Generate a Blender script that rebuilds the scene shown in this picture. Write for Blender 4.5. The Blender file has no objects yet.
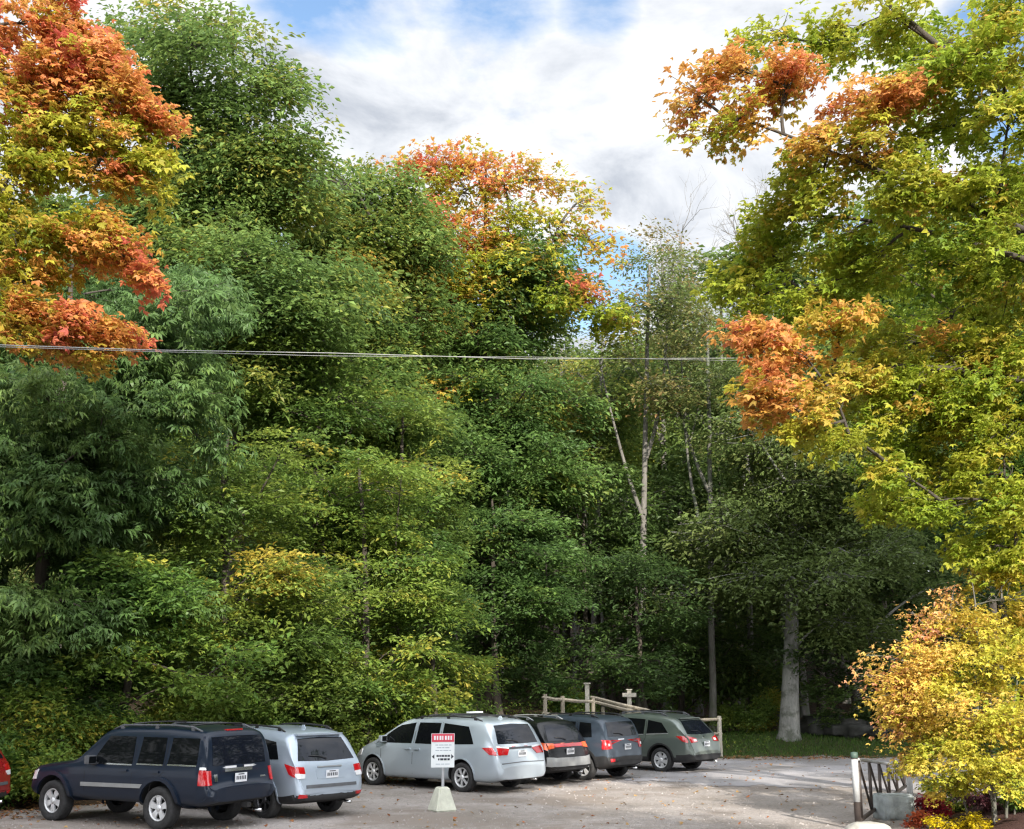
import bpy, bmesh, math, random
import numpy as np
from mathutils import Vector, Matrix
from mathutils.bvhtree import BVHTree
PI = math.pi
R = math.radians
scene = bpy.context.scene
COL = scene.collection
rng = np.random.default_rng(7)
random.seed(7)

# ------------------------------------------------------------------ camera
F, CX, CY, CAMH, PITCH = 1200.0, 512.0, 414.5, 2.68, R(12.35)
cd = bpy.data.cameras.new('camera'); cam = bpy.data.objects.new('camera', cd); COL.objects.link(cam)
cam.location = (0, 0, CAMH); cam.rotation_euler = (R(90) + PITCH, 0, 0)
cd.sensor_width = 36.0; cd.lens = 36.0 * F / 1024.0; cd.clip_end = 3000.0; cd.clip_start = 0.1
scene.camera = cam

def P(px, py, D):
    u = (px - CX) / F; v = -(py - CY) / F
    c, s = math.cos(PITCH), math.sin(PITCH)
    d = Vector((u, c - v * s, s + v * c))
    return Vector((0, 0, CAMH)) + d * (D / d.y)

def ppm(py, D):          # pixels per metre around image height py at distance D
    v = -(py - CY) / F
    c, s = math.cos(PITCH), math.sin(PITCH)
    return F * (c - v * s) / D

# ------------------------------------------------------------------ object helpers
def tag(o, label=None, cat=None, group=None, kind=None):
    if label: o['label'] = label
    if cat: o['category'] = cat
    if group: o['group'] = group
    if kind: o['kind'] = kind
    return o

def empty(name, loc, rz=0.0):
    o = bpy.data.objects.new(name, None); COL.objects.link(o)
    o.location = loc; o.rotation_euler = (0, 0, rz); o.empty_display_size = 0.3
    return o

def link(name, me, parent=None, loc=None):
    o = bpy.data.objects.new(name, me); COL.objects.link(o)
    if parent is not None: o.parent = parent
    if loc is not None: o.location = loc
    return o

def mesh_np(name, V, Fs, mats, midx=None, smooth=False, attrs=None):
    """V (n,3); Fs list of (m,k) index arrays; one mesh"""
    me = bpy.data.meshes.new(name)
    V = np.asarray(V, np.float32)
    me.vertices.add(len(V)); me.vertices.foreach_set('co', V.ravel())
    tot = [np.full(len(f), f.shape[1], np.int32) for f in Fs if len(f)]
    idx = [np.asarray(f, np.int32).ravel() for f in Fs if len(f)]
    tot = np.concatenate(tot); idx = np.concatenate(idx)
    start = np.concatenate([[0], np.cumsum(tot)[:-1]]).astype(np.int32)
    me.loops.add(len(idx)); me.loops.foreach_set('vertex_index', idx)
    me.polygons.add(len(tot)); me.polygons.foreach_set('loop_start', start)
    if midx is not None: me.polygons.foreach_set('material_index', np.asarray(midx, np.int32))
    me.polygons.foreach_set('use_smooth', np.full(len(tot), smooth, bool))
    for m in mats: me.materials.append(m)
    if attrs:
        for k, a in attrs.items():
            at = me.attributes.new(k, 'FLOAT', 'POINT'); at.data.foreach_set('value', np.asarray(a, np.float32))
    me.update(calc_edges=True)
    return me

class MB:
    """collects shapes into one mesh"""
    def __init__(s): s.v = []; s.f = []; s.m = []; s.sm = []
    def add(s, vs, fs, mi=0, smooth=False):
        b = len(s.v); s.v += [tuple(v) for v in vs]
        for f in fs: s.f.append([b + i for i in f]); s.m.append(mi); s.sm.append(smooth)
    def box(s, c, d, mi=0, rot=None, taper=None, bev=0.0):
        bm = bmesh.new(); bmesh.ops.create_cube(bm, size=1.0)
        for v in bm.verts:
            v.co.x *= d[0]; v.co.y *= d[1]; v.co.z *= d[2]
            if taper and v.co.z > 0: v.co.x *= taper; v.co.y *= taper
        if bev: bmesh.ops.bevel(bm, geom=bm.edges[:], offset=bev, segments=2, affect='EDGES', profile=0.7)
        M = Matrix.Translation(c) @ (rot.to_4x4() if rot is not None else Matrix.Identity(4))
        bm.transform(M); bm.verts.ensure_lookup_table(); bm.verts.index_update()
        s.add([v.co for v in bm.verts], [[v.index for v in f.verts] for f in bm.faces], mi); bm.free()
    def tube(s, pts, rad, n=8, mi=0, caps=True, smooth=True):
        pts = [Vector(p) for p in pts]
        if not hasattr(rad, '__len__'): rad = [rad] * len(pts)
        vs = []; fs = []
        for i, p in enumerate(pts):
            a = pts[max(0, i - 1)]; b = pts[min(len(pts) - 1, i + 1)]
            t = (b - a).normalized(); up = Vector((0, 0, 1)) if abs(t.z) < .9 else Vector((1, 0, 0))
            x = t.cross(up).normalized(); y = x.cross(t)
            for k in range(n):
                an = 2 * PI * k / n; vs.append(p + (x * math.cos(an) + y * math.sin(an)) * rad[i])
        for i in range(len(pts) - 1):
            for k in range(n): fs.append([i * n + k, i * n + (k + 1) % n, (i + 1) * n + (k + 1) % n, (i + 1) * n + k])
        if caps: fs.append(list(range(n))[::-1]); fs.append([(len(pts) - 1) * n + k for k in range(n)])
        s.add(vs, fs, mi, smooth)
    def lathe(s, prof, n=32, axis='y', c=(0, 0, 0), mi=0, smooth=True):
        """prof list (r, h) around axis"""
        vs = []; fs = []
        for r, h in prof:
            for k in range(n):
                a = 2 * PI * k / n
                if axis == 'y': vs.append((c[0] + r * math.cos(a), c[1] + h, c[2] + r * math.sin(a)))
                else: vs.append((c[0] + r * math.cos(a), c[1] + r * math.sin(a), c[2] + h))
        for i in range(len(prof) - 1):
            for k in range(n): fs.append([i * n + k, i * n + (k + 1) % n, (i + 1) * n + (k + 1) % n, (i + 1) * n + k])
        s.add(vs, fs, mi, smooth)
    def build(s, name, mats, parent=None):
        me = bpy.data.meshes.new(name); me.from_pydata(s.v, [], s.f)
        if not isinstance(mats, (list, tuple)): mats = [mats]
        for m in mats: me.materials.append(m)
        for p, mi, sm in zip(me.polygons, s.m, s.sm): p.material_index = mi; p.use_smooth = sm
        bm = bmesh.new(); bm.from_mesh(me); bmesh.ops.recalc_face_normals(bm, faces=bm.faces[:]); bm.to_mesh(me); bm.free()
        return link(name, me, parent)

# ------------------------------------------------------------------ materials
def nmat(name):
    m = bpy.data.materials.new(name); m.use_nodes = True
    nt = m.node_tree; nt.nodes.clear()
    out = nt.nodes.new('ShaderNodeOutputMaterial')
    return m, nt, out
def nd(nt, typ, **kw):
    n = nt.nodes.new(typ)
    for k, v in kw.items():
        if k.startswith('i_'):
            key = k[2:]
            key = int(key) if key.isdigit() else key.replace('_', ' ')
            n.inputs[key].default_value = v
        else: setattr(n, k, v)
    return n
def ramp(nt, stops, fac=None):
    n = nt.nodes.new('ShaderNodeValToRGB'); cr = n.color_ramp
    while len(cr.elements) < len(stops): cr.elements.new(0.5)
    for e, (p, c) in zip(cr.elements, stops):
        e.position = p; e.color = (c[0], c[1], c[2], 1)
    if fac is not None: nt.links.new(fac, n.inputs['Fac'])
    return n
def pbr(name, col, rough=.6, metal=0.0, noise=0.0, nscale=8.0, bump=0.0, bscale=40.0, coat=0.0, spec=.5, emit=None):
    m, nt, out = nmat(name)
    b = nd(nt, 'ShaderNodeBsdfPrincipled'); L = nt.links.new
    b.inputs['Roughness'].default_value = rough; b.inputs['Metallic'].default_value = metal
    b.inputs['Coat Weight'].default_value = coat; b.inputs['Coat Roughness'].default_value = .06
    b.inputs['Specular IOR Level'].default_value = spec
    b.inputs['Base Color'].default_value = (*col, 1)
    if noise or bump: tc = nd(nt, 'ShaderNodeTexCoord')
    if noise:
        nz = nd(nt, 'ShaderNodeTexNoise', i_Scale=nscale, i_Detail=6.0, i_Roughness=.65)
        L(tc.outputs['Object'], nz.inputs['Vector'])
        lo = tuple(c * (1 - noise) for c in col); hi = tuple(min(1, c * (1 + noise)) for c in col)
        r = ramp(nt, [(.3, lo), (.7, hi)], nz.outputs['Fac']); L(r.outputs[0], b.inputs['Base Color'])
    if bump:
        n2 = nd(nt, 'ShaderNodeTexNoise', i_Scale=bscale, i_Detail=4.0)
        L(tc.outputs['Object'], n2.inputs['Vector'])
        bp = nd(nt, 'ShaderNodeBump', i_Strength=bump, i_Distance=.02); L(n2.outputs['Fac'], bp.inputs['Height']); L(bp.outputs[0], b.inputs['Normal'])
    L(b.outputs[0], out.inputs[0]); m.diffuse_color = (*col, 1)
    return m
def paint(name, col, metal=.5, rough=.35, dust=.25, dustcol=(.25, .22, .18), coat=.8, spec=.5):
    """car paint with clear coat and road dust low on the body"""
    m, nt, out = nmat(name); L = nt.links.new
    b = nd(nt, 'ShaderNodeBsdfPrincipled'); tc = nd(nt, 'ShaderNodeTexCoord')
    b.inputs['Metallic'].default_value = metal; b.inputs['Coat Weight'].default_value = coat; b.inputs['Coat Roughness'].default_value = .08; b.inputs['Specular IOR Level'].default_value = spec
    nz = nd(nt, 'ShaderNodeTexNoise', i_Scale=3.0, i_Detail=8.0, i_Roughness=.7); L(tc.outputs['Object'], nz.inputs['Vector'])
    sx = nd(nt, 'ShaderNodeSeparateXYZ'); L(tc.outputs['Object'], sx.inputs[0])
    mr = nd(nt, 'ShaderNodeMapRange'); mr.inputs[1].default_value = 1.0; mr.inputs[2].default_value = .35; L(sx.outputs['Z'], mr.inputs[0])
    mu = nd(nt, 'ShaderNodeMath', operation='MULTIPLY'); L(mr.outputs[0], mu.inputs[0]); L(nz.outputs['Fac'], mu.inputs[1])
    m2 = nd(nt, 'ShaderNodeMath', operation='MULTIPLY_ADD'); L(mu.outputs[0], m2.inputs[0]); m2.inputs[1].default_value = dust * 1.6; m2.inputs[2].default_value = dust * .12
    mx = nd(nt, 'ShaderNodeMix', data_type='RGBA'); L(m2.outputs[0], mx.inputs[0])
    mx.inputs[6].default_value = (*col, 1); mx.inputs[7].default_value = (*dustcol, 1); L(mx.outputs[2], b.inputs['Base Color'])
    r2 = nd(nt, 'ShaderNodeMath', operation='MULTIPLY_ADD'); L(m2.outputs[0], r2.inputs[0]); r2.inputs[1].default_value = .8; r2.inputs[2].default_value = rough; L(r2.outputs[0], b.inputs['Roughness'])
    L(b.outputs[0], out.inputs[0])
    return m

M = {}
M['glass'] = pbr('tinted_glass', (.006, .007, .008), .03, spec=.18)
M['rearglass'] = pbr('rear_glass', (.008, .010, .016), .03, spec=.35)
M['clearglass'] = pbr('car_glass', (.02, .024, .025), .03, spec=.7)
M['rubber'] = pbr('tyre_rubber', (.025, .025, .026), .85, noise=.5, nscale=14)
M['black'] = pbr('black_plastic', (.018, .018, .019), .55, noise=.3, nscale=6)
M['well'] = pbr('wheel_well', (.008, .008, .008), .9)
M['alloy'] = pbr('alloy_rim', (.68, .69, .71), .35, .45)
M['darkalloy'] = pbr('dark_alloy_rim', (.10, .10, .11), .35, .7)
M['chrome'] = pbr('chrome_trim', (.7, .71, .73), .15, 1.0)
M['red'] = pbr('red_lens', (.45, .008, .012), .12, coat=1.0)
M['amber'] = pbr('orange_lens', (.75, .12, .03), .15, coat=1.0)
M['clearlens'] = pbr('clear_lens', (.7, .7, .72), .12, coat=1.0)
M['plate'] = pbr('licence_plate', (.72, .74, .78), .4)
M['seam'] = pbr('door_seam', (.006, .006, .007), .8)
M['ink'] = pbr('dark_print', (.03, .035, .05), .6)
M['inside'] = pbr('seat_fabric', (.05, .05, .055), .9)

# ------------------------------------------------------------------ cars
def interp(tab, s):
    xs = [t[0] for t in tab]; ys = [t[1] for t in tab]
    return float(np.interp(s, xs, ys))

def arc_pts(c, r, a0, a1, n):
    return [(c[0] + r * math.cos(a0 + (a1 - a0) * i / (n - 1)), c[1] + r * math.sin(a0 + (a1 - a0) * i / (n - 1))) for i in range(n)]

class Car:
    def __init__(c, sp):
        c.sp = sp; L = sp['L']; ro = sp['ro']; wb = sp['wb']; c.ro = ro
        c.root = empty(sp['name'], (sp['x'], sp['y'], 0), sp['a'])
        tag(c.root, sp['label'], sp['cat'], None)
        if sp.get('sc'): c.root.scale = (sp['sc'],) * 3
        # ---- stations
        ss = set()
        for t in sp['roof'] + sp['width']: ss.add(round(t[0], 3))
        for k in range(int(L / .22)): 
            v = .22 * (k + 1)
            if all(abs(v - q) > .09 for q in ss) and v < L - .1: ss.add(round(v, 3))
        ss = sorted(ss); rings = []
        for s in ss:
            zt = interp(sp['roof'], s); zb = interp(sp['bottom'], s); bl = interp(sp['belt'], s); w = interp(sp['width'], s)
            belt = min(bl, zt - .05)
            tum = sp['tumble'] * max(0, (zt - belt - .05)) / .6
            wr = w * .97 - tum - .02
            zm = zb + .55 * (belt - zb)
            ring = [(0, zb), (w * .7, zb), (w * .93, zb + .02), (w * .975, zb + .10), (w, zb + .22 if belt - zb > .4 else zb + .12), (w, zm + .02), (w * .992, belt - .07),
                    (w * .97, belt), (w * .97 - .025 - tum * .35, belt + (zt - belt) * .35), (wr + .03, zt - (zt - belt) * .22), (wr - .03, zt - min(.05, (zt - belt) * .4)), (wr - .12, zt - .005), (wr * .5, zt + .015), (0, zt + .02)]
            full = ring + [(-y, z) for (y, z) in ring[-2:0:-1]]
            rings.append((s - ro, full))
        n = len(rings[0][1]); vs = []; fs = []
        def addring(x, ring): 
            b = len(vs); vs.extend([(x, y, z) for y, z in ring]); return b
        def scaled(ring, k):
            cz = sum(z for y, z in ring) / len(ring); return [(y * k, cz + (z - cz) * k) for y, z in ring]
        bs = [addring(rings[0][0], scaled(rings[0][1], .08)), addring(rings[0][0], scaled(rings[0][1], .6)), addring(rings[0][0], scaled(rings[0][1], .93))]
        for x, r in rings: bs.append(addring(x, r))
        xe, re_ = rings[-1]
        for k in (.93, .6, .08): bs.append(addring(xe, scaled(re_, k)))
        for a, b in zip(bs[:-1], bs[1:]):
            for k in range(n): fs.append([a + k, a + (k + 1) % n, b + (k + 1) % n, b + k])
        fs.append([bs[0] + k for k in range(n)]); fs.append([bs[-1] + k for k in range(n)][::-1])
        me = bpy.data.meshes.new('body'); me.from_pydata(vs, [], fs)
        bm = bmesh.new(); bm.from_mesh(me); bmesh.ops.recalc_face_normals(bm, faces=bm.faces[:])
        if bm.calc_volume(signed=True) < 0: bmesh.ops.reverse_faces(bm, faces=bm.faces[:])
        bm.to_mesh(me); bm.free()
        tmp = link('tmp_body', me)
        sub = tmp.modifiers.new('s', 'SUBSURF'); sub.levels = 1; sub.render_levels = 1
        dg = bpy.context.evaluated_depsgraph_get(); ev = tmp.evaluated_get(dg)
        m1 = bpy.data.meshes.new_from_object(ev)
        bm = bmesh.new(); bm.from_mesh(m1); c.bvh = BVHTree.FromBMesh(bm); bm.free()
        # ---- wheel arches
        ar = sp['arch']
        def cutters(N, ph, grow):
            cut = MB()
            for wx in (0, wb):
                for sy in (1, -1):
                    y0 = sy * (sp['W'] / 2 - .32 + grow); y1 = sy * (sp['W'] / 2 + .15)
                    v = []
                    for y in (y0, y1):
                        for k in range(N):
                            a = 2 * PI * k / N + ph; v.append((wx + (ar + grow) * math.cos(a), y, sp['wr'] + .02 + (ar + grow) * math.sin(a)))
                    f = [[k, (k + 1) % N, N + (k + 1) % N, N + k] for k in range(N)] + [list(range(N))[::-1], list(range(N, 2 * N))]
                    cut.add(v, f)
            return cut.build('tmp_cut', M['well'])
        tmp.data = m1; tmp.modifiers.clear()
        m1.materials.clear(); m1.materials.append(sp['paint'])
        bo = tmp.modifiers.new('b', 'BOOLEAN'); bo.operation = 'DIFFERENCE'
        bad = True; co = None
        for (solver, N, ph, grow) in [('EXACT', 40, 0, 0), ('EXACT', 37, .013, .0011), ('EXACT', 41, .05, .0023), ('FAST', 40, .01, .0007), ('FAST', 39, .031, .0017), ('FAST', 43, .07, .003), ('EXACT', 35, .09, .004), ('EXACT', 45, .11, .0052)]:
            if co is not None: bpy.data.objects.remove(co)
            co = cutters(N, ph, grow); bo.object = co; bo.solver = solver
            bpy.context.view_layer.update()
            dg = bpy.context.evaluated_depsgraph_get(); ev = tmp.evaluated_get(dg)
            m2 = bpy.data.meshes.new_from_object(ev)
            ym = max([abs(v.co.y) for v in m2.vertices] + [0])
            bad = ym > sp['W'] / 2 + .05 or len(m2.polygons) < len(m1.polygons) * .7
            bmx = bmesh.new(); bmx.from_mesh(m2); bt = BVHTree.FromBMesh(bmx); bmx.free()
            for wx in (0, wb):
                for sg in (1, -1):
                    h = bt.ray_cast(Vector((wx + .05, 3 * sg, sp['wr'] + .1)), Vector((0, -sg, 0)))
                    if h[0] is not None and abs(h[0].y) > sp['W'] / 2 - .25: bad = True
            if not bad: break
        if bad: print('ARCH BOOLEAN FAILED', sp['label'])
        m2.materials.clear()
        for m in (sp['paint'], M['well'], sp.get('clad', M['black'])): m2.materials.append(m)
        bpy.data.objects.remove(tmp); bpy.data.objects.remove(co)
        cz = sp.get('cladz', .38)
        for p in m2.polygons:
            q = p.center; idx = 0
            for wx in (0, wb):
                rr = math.hypot(q.x - wx, q.z - sp['wr'] - .02)
                if rr < ar + .001 and abs(q.y) < sp['W'] / 2 - .02 and abs(q.y) > sp['W'] / 2 - .33 and (abs(p.normal.y) < .3 or rr < ar * .98): idx = 1
            if idx == 0 and (q.z < cz or (q.x < -ro + .5 and q.z < sp.get('rearclad', 0))): idx = 2
            if q.z < interp(sp['bottom'], q.x + ro) + .02 and abs(p.normal.z) > .8: idx = 1
            p.material_index = idx; p.use_smooth = True
        try: m2.set_sharp_from_angle(angle=R(38))
        except Exception: pass
        m2.name = 'body'
        c.body = link('body', m2, c.root)
        c.wheels(); c.extras()

    def hit(c, ax, u, v, off):
        ro = c.ro
        if ax in ('L', 'R'):
            sg = 1 if ax == 'L' else -1
            o = Vector((u - ro, 3 * sg, v)); d = Vector((0, -sg, 0))
        elif ax == 'B': o = Vector((-5, u, v)); d = Vector((1, 0, 0))
        elif ax == 'F': o = Vector((8, u, v)); d = Vector((-1, 0, 0))
        else: o = Vector((u - ro, v, 4)); d = Vector((0, 0, -1))
        loc, nrm, i, dist = c.bvh.ray_cast(o, d)
        if loc is None and ax in 'BF':
            for q in (.97, .94, .91, .88, .84):
                loc, nrm, i, dist = c.bvh.ray_cast(Vector((o.x, u * q, v)), d)
                if loc is not None: break
        if loc is None: return o + d * 2.9
        if nrm.dot(d) > 0: nrm = -nrm
        return loc + nrm * off

    def patch(c, mb, ax, top, bot, off=.006, rows=4, mi=0, sub=4, skirt=True):
        """a thin moulded panel that follows the body between two polylines"""
        def dens(pl):
            o = []
            for a, b in zip(pl[:-1], pl[1:]):
                for k in range(sub): t = k / sub; o.append((a[0] + (b[0] - a[0]) * t, a[1] + (b[1] - a[1]) * t))
            return o + [pl[-1]]
        T = dens(top); B = dens(bot); n = len(T); vs = []; fs = []
        for r in range(rows + 1):
            t = r / rows
            for a, b in zip(T, B):
                vs.append(c.hit(ax, a[0] + (b[0] - a[0]) * t, a[1] + (b[1] - a[1]) * t, off))
        for r in range(rows):
            for k in range(n - 1): fs.append([r * n + k, r * n + k + 1, (r + 1) * n + k + 1, (r + 1) * n + k])
        border = [k for k in range(n)] + [r * n + n - 1 for r in range(1, rows + 1)] + [rows * n + k for k in range(n - 2, -1, -1)] + [r * n for r in range(rows - 1, 0, -1)]
        if skirt:
            dup_ = [Vector(vs[i]) for i in border]; b1 = len(vs); vs += dup_; b0 = len(vs)
            pushed = []
            for bi in border:
                rr, kk = divmod(bi, n); t = rr / rows; a = T[kk]; b = B[kk]
                pushed.append(c.hit(ax, a[0] + (b[0] - a[0]) * t, a[1] + (b[1] - a[1]) * t, -.004))
            vs += pushed; m = len(border)
            for i in range(m): fs.append([b1 + i, b1 + (i + 1) % m, b0 + (i + 1) % m, b0 + i])
        mb.add(vs, fs, mi, True)

    def wheels(c):
        sp = c.sp; r = sp['wr']; tw = sp.get('tw', .225); rimr = r * sp.get('rimk', .66)
        tyre = MB(); h = tw / 2
        tyre.lathe([(rimr, -h * .75), (rimr + .012, -h), (r * .86, -h), (r * .95, -h * .93), (r - .004, -h * .8), (r, -h * .4), (r, 0), (r, h * .4), (r - .004, h * .8), (r * .95, h * .93), (r * .86, h), (rimr + .012, h), (rimr, h * .75)], 40)
        rim = MB(); y = h * .78
        rim.lathe([(rimr - .03, y - .12), (rimr - .028, y - .01), (rimr - .012, y + .008), (rimr + .004, y + .004), (rimr + .004, y - .02)], 40)
        ns = sp.get('spokes', 5); sw = sp.get('spw', .055)
        for k in range(ns):
            a = 2 * PI * k / ns + .3
            for dd in ((-1, 1) if sp.get('split') else (0,)):
                a2 = a + dd * .16
                v = []
                for (rr, ww, yy) in ((.05, sw * .7, y - .012), (rimr * .55, sw * .8, y - .004), (rimr - .01, sw * 1.15 / (1.5 if dd else 1), y - .008)):
                    for sx in (-1, 1):
                        aa = a if rr < .06 else a2
                        v.append((math.cos(aa) * rr - math.sin(aa) * sx * ww / 2, yy, math.sin(aa) * rr + math.cos(aa) * sx * ww / 2))
                n0 = len(v); v += [(p[0], p[1] - .035, p[2]) for p in v]
                f = [[0, 1, 3, 2], [2, 3, 5, 4], [1, 7, 9, 3], [3, 9, 11, 5], [0, 2, 8, 6], [2, 4, 10, 8], [4, 5, 11, 10]]
                rim.add(v, f)
        rim.lathe([(.001, y + .012), (.035, y + .01), (.06, y - .004), (.065, y - .03)], 20)
        brake = MB(); brake.lathe([(.001, y - .07), (rimr - .035, y - .07), (rimr - .03, y - .12)], 32)
        w0 = None
        for wx in (0, sp['wb']):
            for sy in (1, -1):
                if w0 is None:
                    o = tyre.build('wheel', M['rubber'], c.root)
                    ri = rim.build('rim', sp.get('rim', M['alloy']), o); br = brake.build('brake_disc', M['well'], o); w0 = (o, ri, br)
                else:
                    o = w0[0].copy(); COL.objects.link(o); o.parent = c.root
                    for q in w0[1:]:
                        q2 = q.copy(); COL.objects.link(q2); q2.parent = o
                o.location = (wx, sy * (sp['tr'] / 2), r); o.rotation_euler = (0, wx * .7, 0 if sy > 0 else PI)

    def extras(c):
        sp = c.sp; ro = c.ro; g = sp.get('glass', M['glass'])
        for sd in ('L', 'R'):
            for (t, b) in sp['side_windows']:
                mb = MB(); c.patch(mb, sd, t, b, .005, rows=4, mi=0)
                w = mb.build('window', [g], c.root)
                if sp.get('wtrim'):
                    mt = MB(); lo = [(p[0], p[1] + .002) for p in b]; lo2 = [(p[0], p[1] - .022) for p in b]
                    c.patch(mt, sd, lo, lo2, .012, rows=1)
                    mt.build('window_trim', [sp['wtrim']], w)
            for (t, b, mname, off) in sp.get('side_lamps', []):
                pass
            # door seams
            for pl in sp['seams']:
                mb = MB(); t = [(p[0] - .006, p[1]) for p in pl]; b = [(p[0] + .006, p[1]) for p in pl]
                c.patch(mb, sd, t, b, .0022, rows=1, sub=5, skirt=False); mb.build('door_seam', [M['seam']], c.root)
            for (s, z) in sp['handles']:
                mb = MB(); c.patch(mb, sd, [(s - .09, z + .018), (s + .09, z + .018)], [(s - .09, z - .018), (s + .09, z - .018)], .03, rows=2)
                mb.build('door_handle', [sp.get('handlem', sp['paint'])], c.root)
            if sp.get('molding'):
                (s0, s1, z0, z1, mm) = sp['molding']
                mb = MB(); c.patch(mb, sd, [(s0, z0 + .035), (s1, z1 + .035)], [(s0, z0 - .035), (s1, z1 - .035)], .022, rows=2, sub=12)
                mb.build('side_moulding', [mm], c.root)
            # wheel arch flares
            for wx in (0, sp['wb']):
                mb = MB(); a0, a1 = R(sp.get('flare_a', -8)), R(180 - sp.get('flare_a', -8))
                k = sp['arch']; fw = sp.get('flare', .06)
                o = arc_pts((wx + ro, sp['wr'] + .02), k + fw, a0, a1, 12); i_ = arc_pts((wx + ro, sp['wr'] + .02), k + .004, a0, a1, 12)
                c.patch(mb, sd, o, i_, sp.get('flare_off', .02), rows=2, sub=2)
                mb.build('wheel_arch_trim', [sp.get('flarem', M['black'])], c.root)
            # mirror
            sg = 1 if sd == 'L' else -1
            s, z = sp['mirror']; p = c.hit(sd, s, z, 0)
            mb = MB(); mb.box((p.x, p.y + sg * .13, p.z + .05), (.12, .20, .16), 0, bev=.03)
            mb.box((p.x - .01, p.y + sg * .02, p.z - .02), (.08, .12, .06), 1, bev=.01)
            mb.box((p.x - .062, p.y + sg * .13, p.z + .05), (.006, .16, .12), 2)
            mb.build('side_mirror', [sp.get('mirrorm', sp['paint']), M['black'], M['glass']], c.root)
            # roof rail
            if sp.get('rails'):
                s0, s1, yy, rm = sp['rails']; mb = MB()
                pts = [c.hit('T', s0 + (s1 - s0) * k / 10, sg * yy, .0) for k in range(11)]
                up = [q + Vector((0, 0, .055 if 0 < i < 10 else .0)) for i, q in enumerate(pts)]
                mb.tube(up, .018, 8)
                for k in (1, 5, 9): mb.box(pts[k] + Vector((0, 0, .02)), (.08, .035, .06))
                mb.build('roof_rail', [rm], c.root)
            # headlight
            t, b = sp['headlight']; mb = MB(); c.patch(mb, sd, t, b, .012, rows=3)
            mb.build('headlight', [M['clearlens']], c.root)
            # tail light: side piece + rear piece
            mb = MB()
            for (ax, t, b, mi) in sp['tail']:
                if ax == 'S': c.patch(mb, sd, t, b, .016, rows=3, mi=mi)
                else: c.patch(mb, 'B', [(sg * u, v) for u, v in t], [(sg * u, v) for u, v in b], .016, rows=3, mi=mi)
            mb.build('taillight', [M['red'], M['clearlens'], M['amber']], c.root)
        if sp.get('crossbars'):
            for s in sp['crossbars']:
                mb = MB(); yy = sp['rails'][2]; a = c.hit('T', s, yy, .0); 
                mb.tube([(a.x, yy * k, a.z + .075 + .02 * (1 - k * k)) for k in (-1, -.5, 0, .5, 1)], .016, 8); mb.build('roof_crossbar', [M['black']], c.root)
        # windscreen, rear window
        t, b = sp['windscreen']; mb = MB(); c.patch(mb, 'F', t, b, .005, rows=6); mb.build('windscreen', [M['clearglass']], c.root)
        t, b = sp['rear_window']; mb = MB(); c.patch(mb, 'B', t, b, .006, rows=6); rw = mb.build('rear_window', [sp.get('rglass', M['rearglass'])], c.root)
        if sp.get('wiper', True):
            mb = MB(); zz = b[0][1] + .03
            pts = [c.hit('B', .02 + .05 * 0, zz - .02, .02), c.hit('B', .15, zz + .03, .025), c.hit('B', .42, zz + .05, .02)]
            mb.tube(pts, .009, 6); mb.build('wiper', [M['black']], rw)
        for (nm, t, b, mm, off) in sp['rear_panels']:
            mb = MB(); c.patch(mb, 'B', t, b, off, rows=3); mb.build(nm, [mm], c.root)
        for (pn, u, v, w_, h_) in [sp['plate']]:
            p0 = c.hit('B', u, v, .0); mb = MB(); x = min(c.hit('B', u, v + h_ / 2, 0).x, c.hit('B', u, v - h_ / 2, 0).x, p0.x)
            mb.box((x - .008, u, v), (.01, w_, h_), 0, bev=.004)
            for k in range(6): mb.box((x - .0145, u - w_ * .36 + k * w_ * .144, v - .005), (.002, w_ * .085, h_ * .4), 1)
            mb.box((x - .0145, u, v + h_ * .36), (.002, w_ * .5, h_ * .12), 1)
            mb.build('licence_plate', [M['plate'], pn], c.root)
        if sp.get('spoiler'):
            s, wdt, zz = sp['spoiler']; mb = MB()
            p = c.hit('T', s, 0, 0)
            mb.box((p.x - .03, 0, p.z - .035), (.26, wdt, .035), bev=.012)
            mb.build('roof_spoiler', [sp['paint']], c.root)
        if sp.get('antenna'):
            s, y_ = sp['antenna']; p = c.hit('T', s, y_, 0); mb = MB()
            mb.box(p + Vector((0, 0, .03)), (.14, .03, .07), taper=.5, bev=.008); mb.build('antenna_fin', [sp['paint']], c.root)
        # exhaust, hitch
        mb = MB(); mb.tube([(-ro + .35, -.5, .3), (-ro + .02, -.5, .28)], .03, 10); mb.build('exhaust_pipe', [M['chrome']], c.root)
        for e in sp.get('custom', []): e(c)
def win(s0, s1, zb, zt, ls=0.0, rs=0.0):      # quad side window between s0 (rear) and s1 (front) with slanted ends
    return ([(s0 + rs, zt), (s1 - ls, zt)], [(s0, zb), (s1, zb)])

P_navy = paint('navy_paint', (.005, .012, .027), .0, .3, .03, coat=.3, spec=.25)
P_ice = paint('pale_silver_blue_paint', (.40, .47, .56), .35, .32, .12)
P_silver = paint('silver_paint', (.46, .53, .60), .35, .3, .12)
P_black = paint('black_paint', (.005, .006, .008), .0, .25, .03, coat=.3, spec=.25)
P_slate = paint('slate_blue_paint', (.045, .062, .085), .2, .35, .05, coat=.4, spec=.3)
P_sage = paint('sage_green_paint', (.125, .155, .14), .4, .3, .12)
P_crim = paint('crimson_paint', (.30, .006, .012), .2, .25, .1)
M['silverpl'] = pbr('silver_plastic', (.33, .34, .345), .4, .5, noise=.1)
M['greypl'] = pbr('grey_plastic', (.09, .095, .105), .5, noise=.25, nscale=5)

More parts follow.
